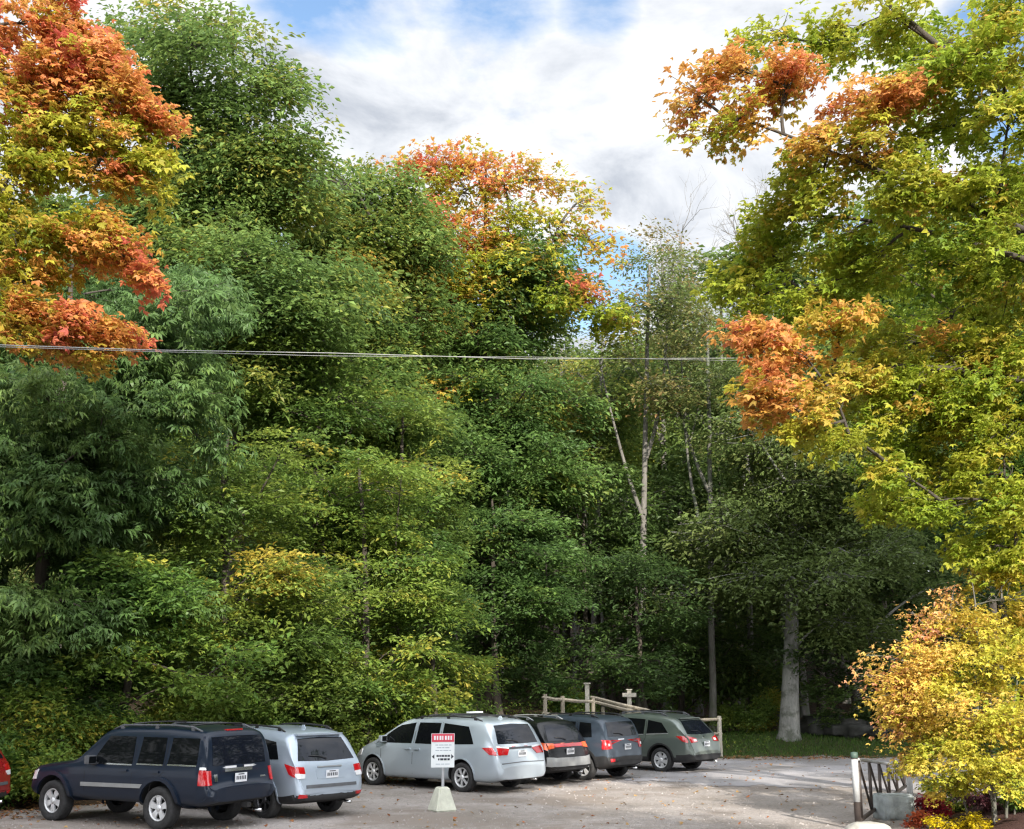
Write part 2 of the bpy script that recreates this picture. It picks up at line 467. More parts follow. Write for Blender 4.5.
def jeep_extra(c):
    # rooftop air deflector and high brake light, hitch
    mb = MB(); p = c.hit('T', .5, 0, 0)
    mb.box((p.x - .16, 0, p.z - .03), (.08, .42, .03), bev=.008); mb.build('brake_light', [M['red']], c.root)
    mb = MB(); mb.box((-c.ro + .0, -.05, .42), (.16, .10, .09), bev=.01); mb.build('tow_hitch', [M['black']], c.root)

jeep = dict(name='parked_suv', label='boxy navy blue off-roader with chrome window trim, standing nearest the camera', cat='car',
    L=4.79, W=1.90, wb=2.78, tr=1.62, ro=1.22, wr=.375, tw=.245, rimk=.60, arch=.455, x=-5.93, y=23.42, a=R(150.4), paint=P_navy, spokes=5, spw=.12,
    roof=[(0, .76), (.10, .80), (.14, 1.06), (.22, 1.60), (.30, 1.72), (.60, 1.76), (1.2, 1.79), (2.5, 1.77), (2.85, 1.72), (3.45, 1.17), (3.6, 1.13), (4.45, 1.04), (4.66, .96), (4.74, .80), (4.79, .70)],
    bottom=[(0, .50), (.3, .42), (4.5, .42), (4.79, .48)], belt=[(0, .66), (.14, 1.02), (.3, 1.10), (3.4, 1.06), (3.6, 1.05), (4.6, .92), (4.79, .62)],
    width=[(0, .84), (.10, .89), (.3, .93), (1, .935), (3.6, .93), (4.4, .91), (4.66, .87), (4.79, .78)], tumble=.11,
    side_windows=[win(.36, 1.06, 1.14, 1.60, .02, .03), win(1.17, 1.83, 1.13, 1.60, .04, .02), win(1.95, 3.02, 1.11, 1.60, .36, .03)], wtrim=M['chrome'],
    seams=[[(1.92, 1.62), (1.92, .50)], [(1.13, 1.62), (1.13, 1.0), (1.42, .78), (1.5, .5)], [(3.16, 1.05), (3.14, .50)], [(1.13, 1.62), (3.0, 1.62)]],
    handles=[(1.32, 1.0), (2.12, 1.0)], handlem=P_navy, molding=(1.62, 3.22, .74, .72, M['silverpl']), cladz=.47, clad=P_navy, flarem=P_navy, flare=.075, flare_off=.045, flare_a=-14,
    mirror=(2.92, 1.12), mirrorm=M['greypl'], rails=(.45, 2.7, .68, M['greypl']), crossbars=(.75, 2.2),
    headlight=([(4.50, .94), (4.64, .90)], [(4.50, .76), (4.66, .74)]),
    tail=[('S', [(.13, 1.06), (.27, 1.06)], [(.13, .80), (.27, .80)], 0), ('S', [(.13, 1.11), (.27, 1.11)], [(.13, 1.065), (.27, 1.065)], 1),
          ('B', [(.90, 1.05), (.76, 1.05)], [(.90, .80), (.78, .80)], 0)],
    windscreen=([(-.60, 1.67), (0, 1.69), (.60, 1.67)], [(-.74, 1.20), (0, 1.21), (.74, 1.20)]),
    rear_window=([(.66, 1.62), (0, 1.63), (-.66, 1.62)], [(.70, 1.13), (0, 1.13), (-.70, 1.13)]), wiper=False,
    rear_panels=[('licence_lamp_bar', [(.42, 1.07), (-.30, 1.07)], [(.42, 1.01), (-.30, 1.01)], M['chrome'], .025),
                 ('rear_bumper', [(.88, .735), (0, .745), (-.88, .735)], [(.88, .54), (0, .52), (-.88, .54)], P_navy, .012),
                 ('fuel_cap', [(.70, .98), (.62, .98)], [(.70, .86), (.62, .86)], M['chrome'], .02),
                 ('tailgate_badge', [(-.52, .90), (-.66, .90)], [(-.52, .87), (-.66, .87)], M['chrome'], .006)],
    plate=(M['ink'], .05, .90, .31, .16), custom=[jeep_extra])

forester = dict(name='parked_suv', label='pale silver blue SUV between the navy off-roader and the silver minivan', cat='car',
    L=4.6, W=1.80, wb=2.64, tr=1.56, ro=1.0, wr=.35, arch=.42, x=-4.25, y=25.05, a=R(138), paint=P_ice, spokes=6, spw=.05, rim=M['darkalloy'],
    roof=[(0, .62), (.04, .78), (.10, .98), (.20, 1.12), (.42, 1.50), (.55, 1.60), (.9, 1.66), (1.8, 1.70), (2.6, 1.66), (2.85, 1.60), (3.6, 1.08), (3.8, 1.04), (4.3, .92), (4.5, .80), (4.6, .62)],
    bottom=[(0, .38), (.3, .28), (4.3, .26), (4.6, .32)], belt=[(0, .52), (.10, .90), (.3, 1.06), (1, 1.04), (3.4, .98), (3.8, .94), (4.6, .52)],
    width=[(0, .74), (.06, .82), (.2, .87), (.5, .89), (1.5, .90), (3.6, .89), (4.2, .84), (4.5, .72), (4.6, .6)], tumble=.12,
    side_windows=[([(.80, 1.44), (1.28, 1.50)], [(.62, 1.12), (1.30, 1.09)]), ([(1.36, 1.51), (1.98, 1.54)], [(1.38, 1.08), (2.0, 1.06)]), ([(2.08, 1.54), (2.72, 1.50)], [(2.10, 1.05), (3.22, 1.03)])],
    seams=[[(2.04, 1.54), (2.04, .42)], [(1.33, 1.52), (1.32, .95), (1.5, .72), (1.56, .42)], [(3.08, 1.0), (3.06, .42)]],
    handles=[(1.5, .93), (2.25, .92)], cladz=.44, rearclad=.47, clad=M['black'], flarem=P_ice, flare=.04, flare_off=.014,
    mirror=(3.0, 1.05), rails=(.75, 2.6, .60, M['black']),
    headlight=([(4.2, .88), (4.42, .80)], [(4.2, .72), (4.46, .66)]),
    tail=[('S', [(.14, .99), (.40, 1.05)], [(.10, .80), (.24, .86)], 0), ('B', [(.84, 1.0), (.62, .98)], [(.84, .88), (.62, .86)], 0), ('B', [(.84, .88), (.62, .86)], [(.80, .78), (.64, .78)], 1)],
    windscreen=([(-.56, 1.56), (0, 1.59), (.56, 1.56)], [(-.72, 1.13), (0, 1.15), (.72, 1.13)]),
    rear_window=([(.55, 1.50), (0, 1.52), (-.55, 1.50)], [(.70, 1.10), (0, 1.08), (-.70, 1.10)]), 
    rear_panels=[('plate_recess', [(.36, .96), (-.36, .96)], [(.34, .76), (-.34, .76)], P_ice, .004), ('chrome_strip', [(.30, .985), (-.30, .985)], [(.30, .965), (-.30, .965)], M['silverpl'], .022),
                 ('lower_bumper_trim', [(.84, .475), (0, .455), (-.84, .475)], [(.80, .385), (0, .375), (-.80, .385)], M['black'], .012), ('bumper_step', [(.62, .66), (-.62, .66)], [(.62, .60), (-.62, .60)], M['greypl'], .012),
                 ('rear_reflector', [(.78, .50), (.60, .48)], [(.78, .43), (.60, .43)], M['red'], .012), ('rear_reflector', [(-.60, .48), (-.78, .50)], [(-.60, .43), (-.78, .43)], M['red'], .012)],
    plate=(M['ink'], -.02, .84, .31, .15), spoiler=(.55, 1.12, 0), antenna=(.95, 0), glass=M['glass'])

van = dict(name='parked_minivan', label='long silver minivan with dark roof rack behind the small warning sign', cat='car',
    L=5.15, W=2.01, wb=3.0, tr=1.74, ro=1.15, wr=.345, arch=.405, x=-.60, y=30.55, a=R(141), paint=P_silver, spokes=7, spw=.055,
    roof=[(0, .62), (.05, .82), (.12, 1.02), (.20, 1.14), (.38, 1.54), (.50, 1.64), (.9, 1.69), (2.0, 1.72), (3.0, 1.68), (3.3, 1.61), (4.15, 1.14), (4.4, 1.05), (4.85, .86), (5.05, .72), (5.15, .56)],
    bottom=[(0, .32), (.3, .24), (4.9, .22), (5.15, .28)], belt=[(0, .52), (.12, .92), (.3, 1.10), (1, 1.10), (3.2, 1.04), (4.1, 1.0), (4.6, .86), (5.15, .46)],
    width=[(0, .84), (.06, .92), (.2, .97), (.5, .995), (1.5, 1.0), (4.0, .99), (4.6, .93), (4.95, .80), (5.15, .62)], tumble=.14,
    side_windows=[([(1.02, 1.52), (1.82, 1.58)], [(.78, 1.12), (1.84, 1.08)]), ([(1.93, 1.585), (2.66, 1.58)], [(1.95, 1.08), (2.70, 1.08)]), ([(2.78, 1.575), (3.28, 1.50), (3.45, 1.42)], [(2.82, 1.08), (3.6, 1.07), (4.02, 1.07)])],
    seams=[[(2.74, 1.60), (2.76, .36)], [(1.88, 1.60), (1.86, .36)], [(3.86, 1.05), (3.84, .36)], [(.72, 1.03), (1.86, 1.03)]],
    handles=[(2.60, .95), (2.92, .95)], cladz=.0, rearclad=0, flarem=P_silver, flare=.035, flare_off=.012,
    mirror=(3.72, 1.12), rails=(.7, 2.9, .72, M['black']), crossbars=(1.05, 1.75, 2.45),
    headlight=([(4.62, .90), (4.92, .78)], [(4.62, .74), (4.98, .64)]),
    tail=[('S', [(.14, 1.06), (.50, 1.05)], [(.12, .88), (.28, .90)], 0), ('B', [(.94, 1.06), (.44, 1.01)], [(.94, .88), (.56, .88)], 0), ('B', [(.94, 1.09), (.44, 1.05)], [(.94, 1.06), (.44, 1.015)], 1)],
    windscreen=([(-.62, 1.58), (0, 1.62), (.62, 1.58)], [(-.82, 1.16), (0, 1.18), (.82, 1.16)]),
    rear_window=([(.66, 1.55), (0, 1.58), (-.66, 1.55)], [(.76, 1.13), (0, 1.12), (-.76, 1.13)]),
    rear_panels=[('tailgate_strip', [(.42, 1.045), (-.42, 1.045)], [(.42, 1.01), (-.42, 1.01)], M['darkalloy'], .02),
                 ('bumper_top', [(.80, .70), (0, .72), (-.80, .70)], [(.80, .68), (0, .70), (-.80, .68)], M['greypl'], .006)],
    plate=(M['ink'], .02, .90, .31, .15), antenna=(.75, 0))
def van_extra(c):
    mb = MB(); a = c.hit('T', 1.4, .1, 0); mb.box((a.x, .2, a.z + .115), (.12, .50, .035), bev=.01); mb.build('rack_clamp', [M['plate']], c.root)
van['custom'] = [van_extra]

dark = dict(name='parked_suv', label='black SUV with a pale silver rear bumper, partly hidden by the silver minivan', cat='car',
    L=4.55, W=1.82, wb=2.62, tr=1.58, ro=.98, wr=.345, arch=.41, x=.78, y=32.7, a=R(139.5), paint=P_black, spokes=5,
    roof=[(0, .62), (.05, .80), (.10, .98), (.18, 1.08), (.40, 1.46), (.52, 1.56), (.9, 1.62), (1.8, 1.65), (2.6, 1.61), (2.85, 1.55), (3.6, 1.08), (3.8, 1.03), (4.3, .90), (4.45, .80), (4.55, .62)],
    bottom=[(0, .36), (.3, .27), (4.3, .26), (4.55, .32)], belt=[(0, .52), (.10, .90), (.3, 1.04), (1, 1.03), (3.4, .98), (3.8, .93), (4.55, .52)],
    width=[(0, .78), (.06, .85), (.2, .89), (.5, .905), (1.5, .91), (3.6, .89), (4.2, .84), (4.4, .74), (4.55, .6)], tumble=.13,
    side_windows=[([(.80, 1.40), (1.26, 1.46)], [(.62, 1.10), (1.28, 1.07)]), ([(1.36, 1.47), (1.98, 1.50)], [(1.38, 1.07), (2.0, 1.05)]), ([(2.08, 1.50), (2.70, 1.46)], [(2.10, 1.04), (3.2, 1.02)])],
    seams=[[(2.04, 1.50), (2.04, .42)], [(1.32, 1.48), (1.31, .95), (1.5, .72), (1.56, .42)]],
    handles=[(1.5, .92), (2.25, .91)], cladz=.40, flarem=M['black'], flare=.05, flare_off=.014,
    mirror=(3.0, 1.04), rails=(.75, 2.6, .62, M['silverpl']),
    headlight=([(4.2, .86), (4.38, .80)], [(4.2, .72), (4.40, .66)]),
    tail=[('S', [(.12, 1.03), (.34, 1.05)], [(.10, .86), (.26, .90)], 2), ('B', [(.86, 1.03), (.58, 1.02)], [(.86, .88), (.60, .91)], 2)],
    windscreen=([(-.56, 1.51), (0, 1.54), (.56, 1.51)], [(-.72, 1.12), (0, 1.13), (.72, 1.12)]),
    rear_window=([(.60, 1.47), (0, 1.50), (-.60, 1.47)], [(.72, 1.08), (0, 1.07), (-.72, 1.08)]),
    rear_panels=[('light_bar', [(.58, 1.01), (-.58, 1.01)], [(.58, .93), (-.58, .93)], M['red'], .014),
                 ('rear_bumper', [(.86, .70), (.6, .67), (0, .665), (-.6, .67), (-.86, .70)], [(.86, .48), (.6, .46), (0, .46), (-.6, .46), (-.86, .48)], M['silverpl'], .035)],
    plate=(M['ink'], .0, .82, .31, .15))

renegade = dict(name='parked_suv', label='small slate blue boxy SUV between the black SUV and the sage green wagon', cat='car',
    L=4.23, W=1.80, wb=2.57, tr=1.56, ro=.85, wr=.35, arch=.42, x=2.42, y=33.9, a=R(142), paint=P_slate, spokes=5, spw=.06, split=True,
    roof=[(0, .62), (.04, .82), (.08, 1.02), (.12, 1.10), (.24, 1.50), (.34, 1.60), (.8, 1.655), (1.8, 1.67), (2.3, 1.64), (2.55, 1.57), (3.15, 1.15), (3.3, 1.10), (3.9, 1.0), (4.05, .92), (4.15, .78), (4.23, .6)],
    bottom=[(0, .40), (.3, .30), (4.0, .28), (4.23, .34)], belt=[(0, .52), (.10, .94), (.2, 1.06), (1, 1.06), (3.1, 1.04), (3.4, 1.0), (4.23, .52)],
    width=[(0, .76), (.05, .84), (.15, .88), (.5, .90), (1.5, .90), (3.3, .89), (3.8, .86), (4.1, .74), (4.23, .6)], tumble=.10,
    side_windows=[([(.62, 1.48), (.98, 1.50)], [(.56, 1.12), (1.0, 1.10)]), ([(1.12, 1.51), (1.78, 1.52)], [(1.12, 1.10), (1.80, 1.08)]), ([(1.88, 1.52), (2.45, 1.50)], [(1.90, 1.08), (2.84, 1.07)])],
    seams=[[(1.84, 1.54), (1.84, .42)], [(1.06, 1.52), (1.05, .98), (1.3, .75), (1.38, .42)]],
    handles=[(1.3, .95), (2.05, .95)], cladz=.52, rearclad=.62, clad=M['black'], flarem=M['black'], flare=.07, flare_off=.02,
    mirror=(2.62, 1.08), rails=(.5, 2.3, .62, M['black']),
    headlight=([(3.9, .92), (4.06, .88)], [(3.9, .76), (4.08, .74)]),
    tail=[('S', [(.07, 1.04), (.22, 1.05)], [(.07, .82), (.22, .82)], 0), ('B', [(.86, 1.05), (.66, 1.04)], [(.86, .82), (.66, .83)], 0), ('B', [(.80, .96), (.74, .96)], [(.80, .90), (.74, .90)], 1)],
    windscreen=([(-.60, 1.54), (0, 1.56), (.60, 1.54)], [(-.74, 1.18), (0, 1.20), (.74, 1.18)]),
    rear_window=([(.64, 1.50), (0, 1.51), (-.64, 1.50)], [(.72, 1.14), (0, 1.13), (-.72, 1.14)]),
    rear_panels=[('tailgate_badge', [(.3, 1.07), (.0, 1.07)], [(.3, 1.045), (.0, 1.045)], M['chrome'], .006), ('rear_reflector', [(.78, .58), (.60, .58)], [(.78, .50), (.60, .50)], M['red'], .012)],
    plate=(M['ink'], -.08, .86, .31, .15))

wagon = dict(name='parked_wagon', label='sage green station wagon at the far right end of the car row', cat='car',
    L=4.80, W=1.84, wb=2.745, tr=1.58, ro=1.06, wr=.345, arch=.41, x=4.86, y=36.7, a=R(140.5), paint=P_sage, spokes=6, spw=.12,
    roof=[(0, .60), (.05, .78), (.12, .96), (.24, 1.08), (.56, 1.44), (.72, 1.53), (1.1, 1.60), (1.9, 1.64), (2.7, 1.60), (2.95, 1.54), (3.8, 1.05), (4.0, 1.0), (4.5, .86), (4.7, .74), (4.8, .58)],
    bottom=[(0, .36), (.3, .27), (4.5, .25), (4.8, .32)], belt=[(0, .50), (.12, .88), (.35, 1.02), (1, 1.02), (3.6, .96), (4.0, .90), (4.8, .48)],
    width=[(0, .76), (.08, .84), (.22, .89), (.5, .91), (1.5, .92), (3.8, .90), (4.4, .85), (4.65, .74), (4.8, .6)], tumble=.13,
    side_windows=[([(1.05, 1.38), (1.52, 1.46)], [(.80, 1.10), (1.54, 1.06)]), ([(1.62, 1.47), (2.24, 1.50)], [(1.64, 1.05), (2.26, 1.03)]), ([(2.34, 1.50), (2.90, 1.46)], [(2.36, 1.03), (3.42, 1.0)])], wtrim=M['silverpl'],
    seams=[[(2.30, 1.52), (2.30, .42)], [(1.58, 1.5), (1.56, .95), (1.7, .72), (1.76, .42)]],
    handles=[(1.76, .90), (2.5, .90)], cladz=.46, rearclad=.52, clad=M['black'], flarem=M['black'], flare=.05, flare_off=.014,
    mirror=(3.2, 1.02), rails=(.95, 2.7, .60, M['greypl']), crossbars=(1.2, 2.3),
    headlight=([(4.35, .84), (4.6, .74)], [(4.35, .68), (4.64, .62)]),
    tail=[('S', [(.22, 1.03), (.52, 1.02)], [(.14, .84), (.30, .88)], 0), ('B', [(.86, 1.03), (.46, .96)], [(.86, .84), (.46, .86)], 0), ('B', [(.62, .94), (.48, .94)], [(.62, .88), (.48, .88)], 1)],
    windscreen=([(-.56, 1.50), (0, 1.53), (.56, 1.50)], [(-.74, 1.09), (0, 1.11), (.74, 1.09)]),
    rear_window=([(.56, 1.43), (0, 1.45), (-.56, 1.43)], [(.70, 1.08), (0, 1.06), (-.70, 1.08)]), 
    rear_panels=[('tailgate_badge', [(.05, .99), (-.05, .99)], [(.05, .95), (-.05, .95)], M['chrome'], .008)],
    plate=(M['ink'], .0, .80, .31, .15), spoiler=(.72, 1.1, 0))

import copy as _cp
crimson = _cp.copy(forester)
crimson.update(dict(name='parked_car', label='crimson car mostly cut off by the left edge, beside the dead leaves', cat='car', x=-11.1, y=24.4, a=R(172), paint=P_crim, flarem=P_crim, handlem=P_crim))
crimson['rear_panels'] = forester['rear_panels'][3:]
for sp in (jeep, forester, van, dark, renegade, wagon, crimson): Car(sp)
# ------------------------------------------------------------------ terrain
EDGE = [(-80, 23.0), (-13, 26.0), (-9.7, 26.0), (2.2, 40.2), (5.5, 42.0), (14, 42.4), (80, 46)]
EA = np.array(EDGE, float)
def edge_dist(x, y):
    """signed distance to the far edge of the lot, positive beyond it"""
    x = np.asarray(x, float); y = np.asarray(y, float); best = np.full(x.shape, 1e9); sg = np.ones(x.shape)
    for a, b in zip(EA[:-1], EA[1:]):
        d = b - a; t = np.clip(((x - a[0]) * d[0] + (y - a[1]) * d[1]) / (d @ d), 0, 1)
        qx = a[0] + d[0] * t; qy = a[1] + d[1] * t
        ds = np.hypot(x - qx, y - qy); cr = d[0] * (y - a[1]) - d[1] * (x - a[0])
        m = ds < best; best = np.where(m, ds, best); sg = np.where(m, np.sign(cr), sg)
    return best * sg
def sstep(t): t = np.clip(t, 0, 1); return t * t * (3 - 2 * t)
def hill(x, y):
    x = np.asarray(x, float); y = np.asarray(y, float)
    d = edge_dist(x, y)
    left = sstep((9 - x) / 9)
    z = (.55 + .75 * left) * sstep(d / (4.2 - .8 * left)) + .015 * np.clip(d - 3, 0, 60) + .13 * np.clip(d - 22, 0, 160)
    # rough forest floor and slight pitch of the lot
    n = .05 * np.sin(x * 1.3 + 2 * np.sin(y * .7)) * np.cos(y * 1.1 + np.sin(x * .6)) * sstep(d / 3)
    # raised flower bed at the right
    bed = .28 * sstep((x - 8.2 - .25 * (y - 24)) / 1.2) * sstep((27.0 - y) / 2.0) * sstep((y - 10) / 3)
    return z + n + bed
def gz(x, y): return float(hill(np.array([x]), np.array([y]))[0])

def grid_sheet(x0, x1, y0, y1, nx, ny, off, keep=None):
    xs = np.linspace(x0, x1, nx); ys = np.linspace(y0, y1, ny); X, Y = np.meshgrid(xs, ys)
    Z = hill(X, Y) + off
    V = np.stack([X.ravel(), Y.ravel(), Z.ravel()], 1)
    i = np.arange(nx * ny).reshape(ny, nx); Fq = np.stack([i[:-1, :-1].ravel(), i[:-1, 1:].ravel(), i[1:, 1:].ravel(), i[1:, :-1].ravel()], 1)
    if keep is not None:
        c = V[Fq].mean(1); Fq = Fq[keep(c[:, 0], c[:, 1])]
    return V, Fq

def ground_mat(name, cols, scale, rough=.95, bump=.6, patch=None, bdist=.05):
    m, nt, out = nmat(name); L = nt.links.new
    b = nd(nt, 'ShaderNodeBsdfPrincipled', i_Roughness=rough); b.inputs['Specular IOR Level'].default_value = .25
    g = nd(nt, 'ShaderNodeNewGeometry')
    n1 = nd(nt, 'ShaderNodeTexNoise', i_Scale=scale, i_Detail=8.0, i_Roughness=.7); L(g.outputs['Position'], n1.inputs['Vector'])
    v = nd(nt, 'ShaderNodeTexVoronoi', i_Scale=scale * 3.2); L(g.outputs['Position'], v.inputs['Vector'])
    mx = nd(nt, 'ShaderNodeMix', data_type='RGBA'); mx.inputs[0].default_value = .5
    r1 = ramp(nt, [(.25, cols[0]), (.5, cols[1]), (.75, cols[2])], n1.outputs['Fac'])
    sp_ = nd(nt, 'ShaderNodeSeparateColor'); L(v.outputs['Color'], sp_.inputs[0])
    r2 = ramp(nt, [(.0, cols[0]), (.5, cols[1]), (1, cols[3])], sp_.outputs[0])
    L(r1.outputs[0], mx.inputs[6]); L(r2.outputs[0], mx.inputs[7])
    n3 = nd(nt, 'ShaderNodeTexNoise', i_Scale=.35, i_Detail=5.0, i_Roughness=.6); L(g.outputs['Position'], n3.inputs['Vector'])
    r3 = ramp(nt, [(.35, (.70, .68, .65)), (.62, (1.12, 1.12, 1.15))], n3.outputs['Fac'])
    m2 = nd(nt, 'ShaderNodeMix', data_type='RGBA', blend_type='MULTIPLY'); m2.inputs[0].default_value = 1
    L(mx.outputs[2], m2.inputs[6]); L(r3.outputs[0], m2.inputs[7]); last = m2.outputs[2]
    if patch:
        n4 = nd(nt, 'ShaderNodeTexNoise', i_Scale=patch[1], i_Detail=4.0, i_Roughness=.7); L(g.outputs['Position'], n4.inputs['Vector'])
        r4 = ramp(nt, [(patch[2], (0, 0, 0)), (patch[2] + .1, (1, 1, 1))], n4.outputs['Fac'])
        m3 = nd(nt, 'ShaderNodeMix', data_type='RGBA'); L(r4.outputs[0], m3.inputs[0]); L(last, m3.inputs[6]); m3.inputs[7].default_value = (*patch[0], 1); last = m3.outputs[2]
    L(last, b.inputs['Base Color'])
    bp = nd(nt, 'ShaderNodeBump', i_Strength=bump, i_Distance=bdist); ad = nd(nt, 'ShaderNodeMath', operation='ADD')
    L(n1.outputs['Fac'], ad.inputs[0]); L(v.outputs['Distance'], ad.inputs[1]); L(ad.outputs[0], bp.inputs['Height']); L(bp.outputs[0], b.inputs['Normal'])
    L(b.outputs[0], out.inputs[0]); return m
MG_floor = ground_mat('forest_floor', [(.03, .02, .012), (.07, .045, .025), (.12, .07, .035), (.16, .09, .04)], 3.0, patch=((.03, .045, .015), .5, .55), bump=.8)
MG_lot = ground_mat('gravel_lot', [(.21, .19, .175), (.33, .30, .28), (.44, .41, .39), (.40, .35, .31)], 9.0, bump=.7, bdist=.03, patch=((.235, .20, .175), .28, .50))
MG_road = ground_mat('pale_asphalt', [(.225, .215, .22), (.295, .285, .29), (.36, .35, .355), (.33, .315, .315)], 14.0, bump=.35, bdist=.015)
MG_verge = ground_mat('mossy_verge', [(.035, .045, .018), (.055, .08, .025), (.09, .11, .035), (.16, .10, .045)], 5.0, bump=.8)
MG_mulch = ground_mat('dark_mulch', [(.05, .022, .02), (.09, .045, .04), (.13, .07, .06), (.16, .09, .07)], 16.0, bump=.9)

def struct(name, V, Fq, mat):
    o = link(name, mesh_np(name, V, [Fq], [mat], smooth=True)); tag(o, kind='structure'); return o
V, Fq = grid_sheet(-300, 300, -60, 700, 40, 50, -.03, lambda x, y: (abs(x) > 45) | (y > 120) | (y < -10)); 
V2, Fq2 = grid_sheet(-60, 60, -25, 130, 161, 207, 0.0)
me = mesh_np('ground', np.concatenate([V, V2]), [np.concatenate([Fq, Fq2 + len(V)])], [MG_floor], smooth=True)
tag(link('ground', me), kind='structure')
wob = lambda x, y: .35 * np.sin(x * 1.1) + .22 * np.sin(x * 2.9 + y)
V, Fq = grid_sheet(-44, 44, -20, 56, 353, 305, .012, lambda x, y: (edge_dist(x, y) + wob(x, y) < .3) & ~((x - 8.3 - .25 * (y - 24) > 0) & (y < 26.6)))
struct('parking_lot', V, Fq, MG_lot)
V, Fq = grid_sheet(-6, 44, 26, 54, 251, 141, .02, lambda x, y: (edge_dist(x, y) + wob(x, y) < -1.2) & (y > 30 + .5 * np.sin(x * .9) + .35 * np.sin(x * 3.1 + 1) + .2 * np.sin(x * 7.3) + np.clip(9 - x, 0, 20) * .55))
struct('road', V, Fq, MG_road)
V, Fq = grid_sheet(4, 40, 39, 52, 181, 66, .016, lambda x, y: (edge_dist(x, y) + wob(x, y) > .2) & (edge_dist(x, y) + wob(y, x) < 4.5))
struct('verge', V, Fq, MG_verge)
V, Fq = grid_sheet(8, 20, 12, 27, 61, 76, .03, lambda x, y: (x - 8.6 - .25 * (y - 24) > 0) & (y < 26.2))
struct('flower_bed', V, Fq, MG_mulch)

# ------------------------------------------------------------------ foliage
def leafmat(name, stops, trans=.35, rough=.5, var=.25):
    m, nt, out = nmat(name); L = nt.links.new
    a = nd(nt, 'ShaderNodeAttribute', attribute_name='tint'); r = nd(nt, 'ShaderNodeAttribute', attribute_name='rnd')
    oi = nd(nt, 'ShaderNodeObjectInfo')
    cr = ramp(nt, stops, a.outputs['Fac'])
    hv = nd(nt, 'ShaderNodeHueSaturation'); L(cr.outputs[0], hv.inputs['Color'])
    ma = nd(nt, 'ShaderNodeMapRange'); ma.inputs[3].default_value = 1 - var; ma.inputs[4].default_value = 1 + var; L(r.outputs['Fac'], ma.inputs[0]); L(ma.outputs[0], hv.inputs['Value'])
    mh = nd(nt, 'ShaderNodeMapRange'); mh.inputs[3].default_value = .485; mh.inputs[4].default_value = .51; L(oi.outputs['Random'], mh.inputs[0]); L(mh.outputs[0], hv.inputs['Hue'])
    b = nd(nt, 'ShaderNodeBsdfPrincipled', i_Roughness=rough); b.inputs['Specular IOR Level'].default_value = .3
    L(hv.outputs[0], b.inputs['Base Color'])
    t = nd(nt, 'ShaderNodeBsdfTranslucent'); g = nd(nt, 'ShaderNodeGamma', i_Gamma=.9); L(hv.outputs[0], g.inputs[0]); L(g.outputs[0], t.inputs[0])
    mx = nd(nt, 'ShaderNodeMixShader'); mx.inputs[0].default_value = trans
    L(b.outputs[0], mx.inputs[1]); L(t.outputs[0], mx.inputs[2]); L(mx.outputs[0], out.inputs[0]); return m
def barkmat(name, c1, c2, patch=None, scale=2.0):
    m, nt, out = nmat(name); L = nt.links.new
    b = nd(nt, 'ShaderNodeBsdfPrincipled', i_Roughness=.9); tc = nd(nt, 'ShaderNodeNewGeometry')
    mp = nd(nt, 'ShaderNodeMapping'); mp.inputs['Scale'].default_value = (3, 3, .6); L(tc.outputs['Position'], mp.inputs[0])
    n1 = nd(nt, 'ShaderNodeTexNoise', i_Scale=scale * 2, i_Detail=9.0, i_Roughness=.75); L(mp.outputs[0], n1.inputs['Vector'])
    r1 = ramp(nt, [(.3, c1), (.7, c2)], n1.outputs['Fac']); last = r1.outputs[0]
    if patch:
        n2 = nd(nt, 'ShaderNodeTexNoise', i_Scale=1.6, i_Detail=5.0, i_Roughness=.6); L(tc.outputs['Position'], n2.inputs['Vector'])
        r2 = ramp(nt, [(.47, (0, 0, 0)), (.56, (1, 1, 1))], n2.outputs['Fac']); mx = nd(nt, 'ShaderNodeMix', data_type='RGBA')
        L(r2.outputs[0], mx.inputs[0]); L(last, mx.inputs[6]); mx.inputs[7].default_value = (*patch, 1); last = mx.outputs[2]
    L(last, b.inputs['Base Color'])
    bp = nd(nt, 'ShaderNodeBump', i_Strength=.7, i_Distance=.05); L(n1.outputs['Fac'], bp.inputs['Height']); L(bp.outputs[0], b.inputs['Normal'])
    L(b.outputs[0], out.inputs[0]); return m
B_dark = barkmat('dark_bark', (.03, .024, .018), (.085, .07, .055))
B_grey = barkmat('grey_bark', (.08, .075, .065), (.19, .18, .16), patch=(.10, .11, .08))
B_beech = barkmat('beech_bark', (.20, .20, .19), (.40, .39, .36), patch=(.14, .145, .12))
B_dead = barkmat('dead_bark', (.09, .085, .075), (.21, .195, .175))
# tint 0 deep green .. .5 yellow .. 1 red
G1 = leafmat('maple_leaf', [(0, (.13, .21, .024)), (.25, (.28, .36, .032)), (.5, (.42, .41, .045)), (.72, (.56, .30, .065)), (.87, (.60, .25, .085)), (1, (.56, .16, .09))], .48)
G2 = leafmat('green_leaf', [(0, (.05, .09, .028)), (.3, (.09, .16, .040)), (.55, (.16, .245, .055)), (.8, (.32, .30, .05)), (1, (.48, .25, .05))], .45)
G3 = leafmat('walnut_leaf', [(0, (.045, .10, .030)), (.5, (.085, .165, .046)), (1, (.16, .25, .06))], .4, .45)
G4 = leafmat('beech_leaf', [(0, (.055, .11, .026)), (.4, (.11, .19, .036)), (.7, (.21, .29, .048)), (1, (.50, .40, .06))], .45)
G5 = leafmat('dark_leaf', [(0, (.055, .09, .025)), (.5, (.115, .165, .042)), (.8, (.21, .19, .065)), (1, (.36, .22, .08))], .4)
G6 = leafmat('shrub_leaf', [(0, (.28, .37, .04)), (.35, (.56, .53, .06)), (.65, (.74, .57, .12)), (1, (.72, .38, .20))], .4)

